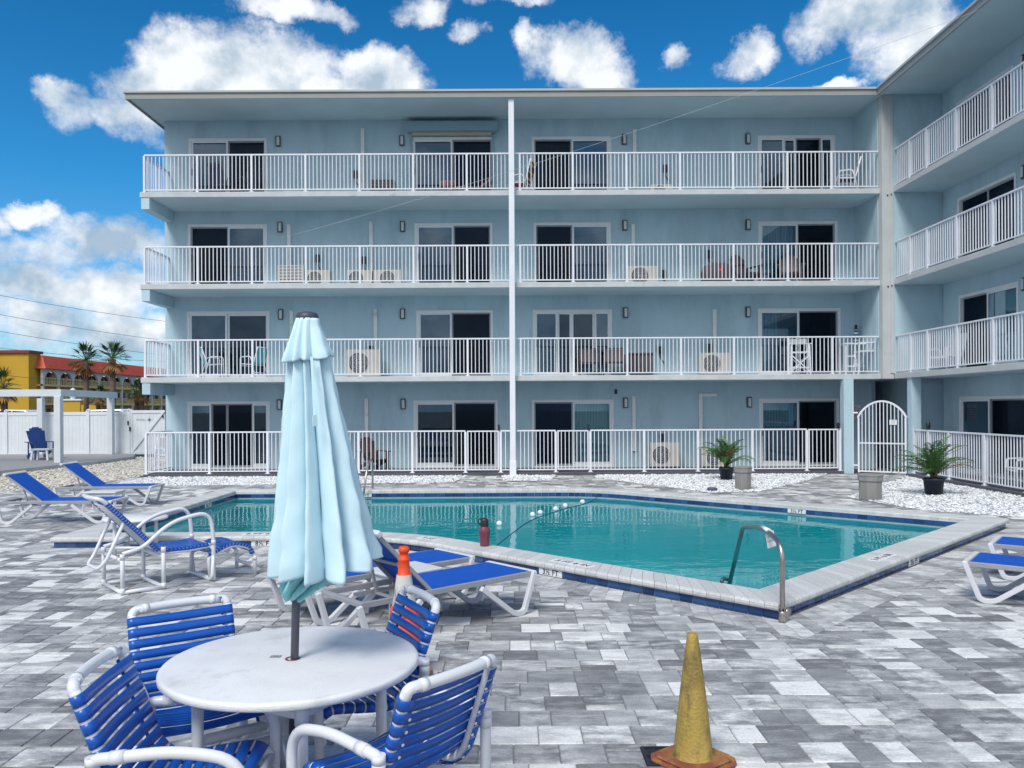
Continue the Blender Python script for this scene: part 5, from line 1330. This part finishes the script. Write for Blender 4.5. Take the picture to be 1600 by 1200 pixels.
# dry fronds poking in at the lower left corner
t=thing('dry_leaf','brown dry leaf tips at the lower left corner','leaf',(-1.62,2.55,0)); 
for (a,b,c,w) in ((( -.25,0,.98),(-.02,.03,.985),(.0,0,0),.022),((-.35,-.1,.80),(.03,-.02,.775),(0,0,0),.035)):
    A=Vector(a); B2=Vector(b); mb=MB(); d=(B2-A); s=Vector((0,.5,.8)).normalized()*w
    mb.add([A-s,A.lerp(B2,.5)-s*.9,B2,A.lerp(B2,.5)+s*.9,A+s],[(0,1,2,3,4)]); mb.tube([A,B2],[.006,.002],5); mb.build('leaf_blade',M['palmdry'],t,solid=.003)

# ================= SKY, LIGHT, CAMERA =================
w=bpy.data.worlds.new('World'); scn.world=w; w.use_nodes=True; nt=w.node_tree; N=nt.nodes; L=nt.links
bg=N['Background']; SUN_EL,SUN_AZ=R(52),R(205)     # azimuth measured clockwise from +Y (north)
sky=N.new('ShaderNodeTexSky'); sky.sky_type='NISHITA'; sky.sun_disc=False; sky.sun_elevation=SUN_EL; sky.sun_rotation=SUN_AZ; sky.dust_density=.6; sky.ozone_density=3.0
tc=N.new('ShaderNodeTexCoord'); nrm=N.new('ShaderNodeVectorMath'); nrm.operation='NORMALIZE'; L.new(tc.outputs['Generated'],nrm.inputs[0])
sp=N.new('ShaderNodeSeparateXYZ'); L.new(nrm.outputs[0],sp.inputs[0])
def math_(op,a,b=None,c=None,clamp=False):
    n=N.new('ShaderNodeMath'); n.operation=op; n.use_clamp=clamp
    for i,v in enumerate((a,b,c)):
        if v is None: continue
        if isinstance(v,(int,float)): n.inputs[i].default_value=v
        else: L.new(v,n.inputs[i])
    return n.outputs[0]
az=math_('ARCTAN2',sp.outputs['X'],sp.outputs['Y']); el=math_('ARCSINE',sp.outputs['Z'])
cb=N.new('ShaderNodeCombineXYZ'); L.new(az,cb.inputs[0]); L.new(el,cb.inputs[1])
def noise(vec,scale,detail,rough=.6,scl=None,off=None):
    mp=N.new('ShaderNodeMapping'); L.new(vec,mp.inputs[0])
    if scl: mp.inputs['Scale'].default_value=scl
    if off: mp.inputs['Location'].default_value=off
    n=N.new('ShaderNodeTexNoise'); n.inputs['Scale'].default_value=scale; n.inputs['Detail'].default_value=detail; n.inputs['Roughness'].default_value=rough; L.new(mp.outputs[0],n.inputs['Vector']); return n
wn=noise(cb.outputs[0],9,10,.66)
wv=N.new('ShaderNodeVectorMath'); wv.operation='SUBTRACT'; L.new(wn.outputs['Color'],wv.inputs[0]); wv.inputs[1].default_value=(.5,.5,.5)
ws=N.new('ShaderNodeVectorMath'); ws.operation='MULTIPLY_ADD'; L.new(wv.outputs[0],ws.inputs[0]); ws.inputs[1].default_value=(.085,.085,0); L.new(cb.outputs[0],ws.inputs[2])
P=ws.outputs[0]
def blobs(lst):
    acc=None
    for (x,y,rx,ry,amp) in lst:
        a=(x-800)/F; b=(636-y)/F; d=Vector((a+b*T,1,b-a*T)).normalized(); A=math.atan2(d.x,d.y); E=math.asin(d.z)
        k=1/ (F*(1+a*a)) ; s=N.new('ShaderNodeVectorMath'); s.operation='SUBTRACT'; L.new(P,s.inputs[0]); s.inputs[1].default_value=(A,E,0)
        m=N.new('ShaderNodeVectorMath'); m.operation='MULTIPLY'; L.new(s.outputs[0],m.inputs[0]); m.inputs[1].default_value=(1/(rx*k),1/(ry*k*(1+.0)),0)
        dt=N.new('ShaderNodeVectorMath'); dt.operation='DOT_PRODUCT'; L.new(m.outputs[0],dt.inputs[0]); L.new(m.outputs[0],dt.inputs[1])
        v=math_('MULTIPLY_ADD',dt.outputs['Value'],-amp,amp); acc=v if acc is None else math_('MAXIMUM',acc,v)
    return math_('MAXIMUM',acc,-1.0)
bl=blobs([(330,105,115,75,1),(430,110,130,62,1),(250,150,90,55,.9),(215,175,80,45,.8),(605,118,78,48,1),(530,145,120,40,1),(100,140,42,30,.55),(120,165,45,45,.5),(300,185,120,50,.6),
 (905,95,88,46,1),(930,120,70,40,.9),(1170,75,52,38,.95),(1150,95,45,30,.7),(1055,95,20,20,.5),(738,55,30,16,.5),(822,68,14,20,.4),
 (1350,25,140,52,.85),(1440,60,120,60,.9),(1480,100,100,45,.8),(1320,132,50,12,.9),(450,8,120,26,.7),(650,10,60,20,.5),(790,4,70,14,.6),
 (55,330,46,28,.8),(10,345,30,25,.6),(170,375,120,42,.75),(60,395,120,40,.5),(60,435,90,34,.8),(170,455,120,50,.85),(60,500,160,50,.7),(220,520,160,50,.7),(900,620,1500,60,.45)])
n1=noise(cb.outputs[0],16,9,.62,(1,1.15,1)); n2=noise(cb.outputs[0],4,6,.6,(1,1.6,1),(3,1,0)); n3=noise(cb.outputs[0],30,8,.6,(1,1.3,1),(1,5,2))
dens=math_('MULTIPLY_ADD',n1.outputs[0],2.3,-1.2); dens=math_('ADD',dens,bl)
# broken cloud everywhere outside the photographed part of the sky (seen only in reflections and by the light)
back=math_('MULTIPLY_ADD',sp.outputs['Y'],-1.6,.45,True); bk=math_('MULTIPLY_ADD',n2.outputs[0],5.0,-1.95); bk=math_('MULTIPLY',bk,back)
dens=math_('MAXIMUM',dens,math_('SUBTRACT',bk,math_('SUBTRACT',.6,back)))
mask=N.new('ShaderNodeMapRange'); mask.interpolation_type='SMOOTHSTEP'; mask.inputs[1].default_value=-.20; mask.inputs[2].default_value=.70; L.new(dens,mask.inputs[0])
# cloud body: white tops, blue grey bellies
nA=noise(cb.outputs[0],9,7,.55); nB=noise(cb.outputs[0],9,7,.55,None,(-.012,.030,0))
sh=math_('MULTIPLY',math_('SUBTRACT',nA.outputs[0],nB.outputs[0]),2.4); sh=math_('ADD',sh,math_('MULTIPLY_ADD',n2.outputs[0],.8,.05)); sh=math_('ADD',sh,math_('MULTIPLY',dens,-.12)); sh=math_('ADD',sh,math_('MULTIPLY',sp.outputs['Z'],.45))
rp=N.new('ShaderNodeValToRGB'); e=rp.color_ramp.elements; e[0].position=.22; e[0].color=(2.6,3.4,4.2,1); e[1].position=.66; e[1].color=(6.0,6.2,6.45,1)
L.new(sh,rp.inputs[0])
tint=N.new('ShaderNodeMix'); tint.data_type='RGBA'; tint.blend_type='MULTIPLY'; tint.inputs[0].default_value=1; L.new(sky.outputs[0],tint.inputs[6])
tr=N.new('ShaderNodeValToRGB'); te=tr.color_ramp.elements; te[0].position=.0; te[0].color=(.60,.80,.95,1); te[1].position=.48; te[1].color=(.05,.47,.72,1)
q=te.new(.25); q.color=(.14,.64,.90,1)
L.new(sp.outputs['Z'],tr.inputs[0]); L.new(tr.outputs[0],tint.inputs[7])
mx=N.new('ShaderNodeMix'); mx.data_type='RGBA'; L.new(mask.outputs[0],mx.inputs[0]); L.new(tint.outputs[2],mx.inputs[6]); L.new(rp.outputs[0],mx.inputs[7])
L.new(mx.outputs[2],bg.inputs['Color']); bg.inputs['Strength'].default_value=.10
sl=bpy.data.lights.new('sun','SUN'); sl.energy=1.8; sl.angle=R(22); sl.color=(1,.95,.87); so=bpy.data.objects.new('sun',sl); col.objects.link(so)
sd=Vector((math.sin(SUN_AZ)*math.cos(SUN_EL),math.cos(SUN_AZ)*math.cos(SUN_EL),math.sin(SUN_EL))); so.rotation_euler=sd.to_track_quat('Z','Y').to_euler()
cd=bpy.data.cameras.new('cam'); co=bpy.data.objects.new('cam',cd); col.objects.link(co); scn.camera=co
cd.sensor_width=36; cd.lens=36*F/1600; cd.shift_y=36/1600; cd.clip_end=3000; cd.clip_start=.05
co.location=(0,0,H); co.rotation_euler=(R(90),T,0)
scn.render.engine='CYCLES'; scn.view_settings.view_transform='Standard'; scn.view_settings.look='None'; scn.view_settings.gamma=1; scn.view_settings.exposure=0.70
scn.cycles.max_bounces=8; scn.cycles.transparent_max_bounces=12; scn.cycles.caustics_reflective=False; scn.cycles.caustics_refractive=False
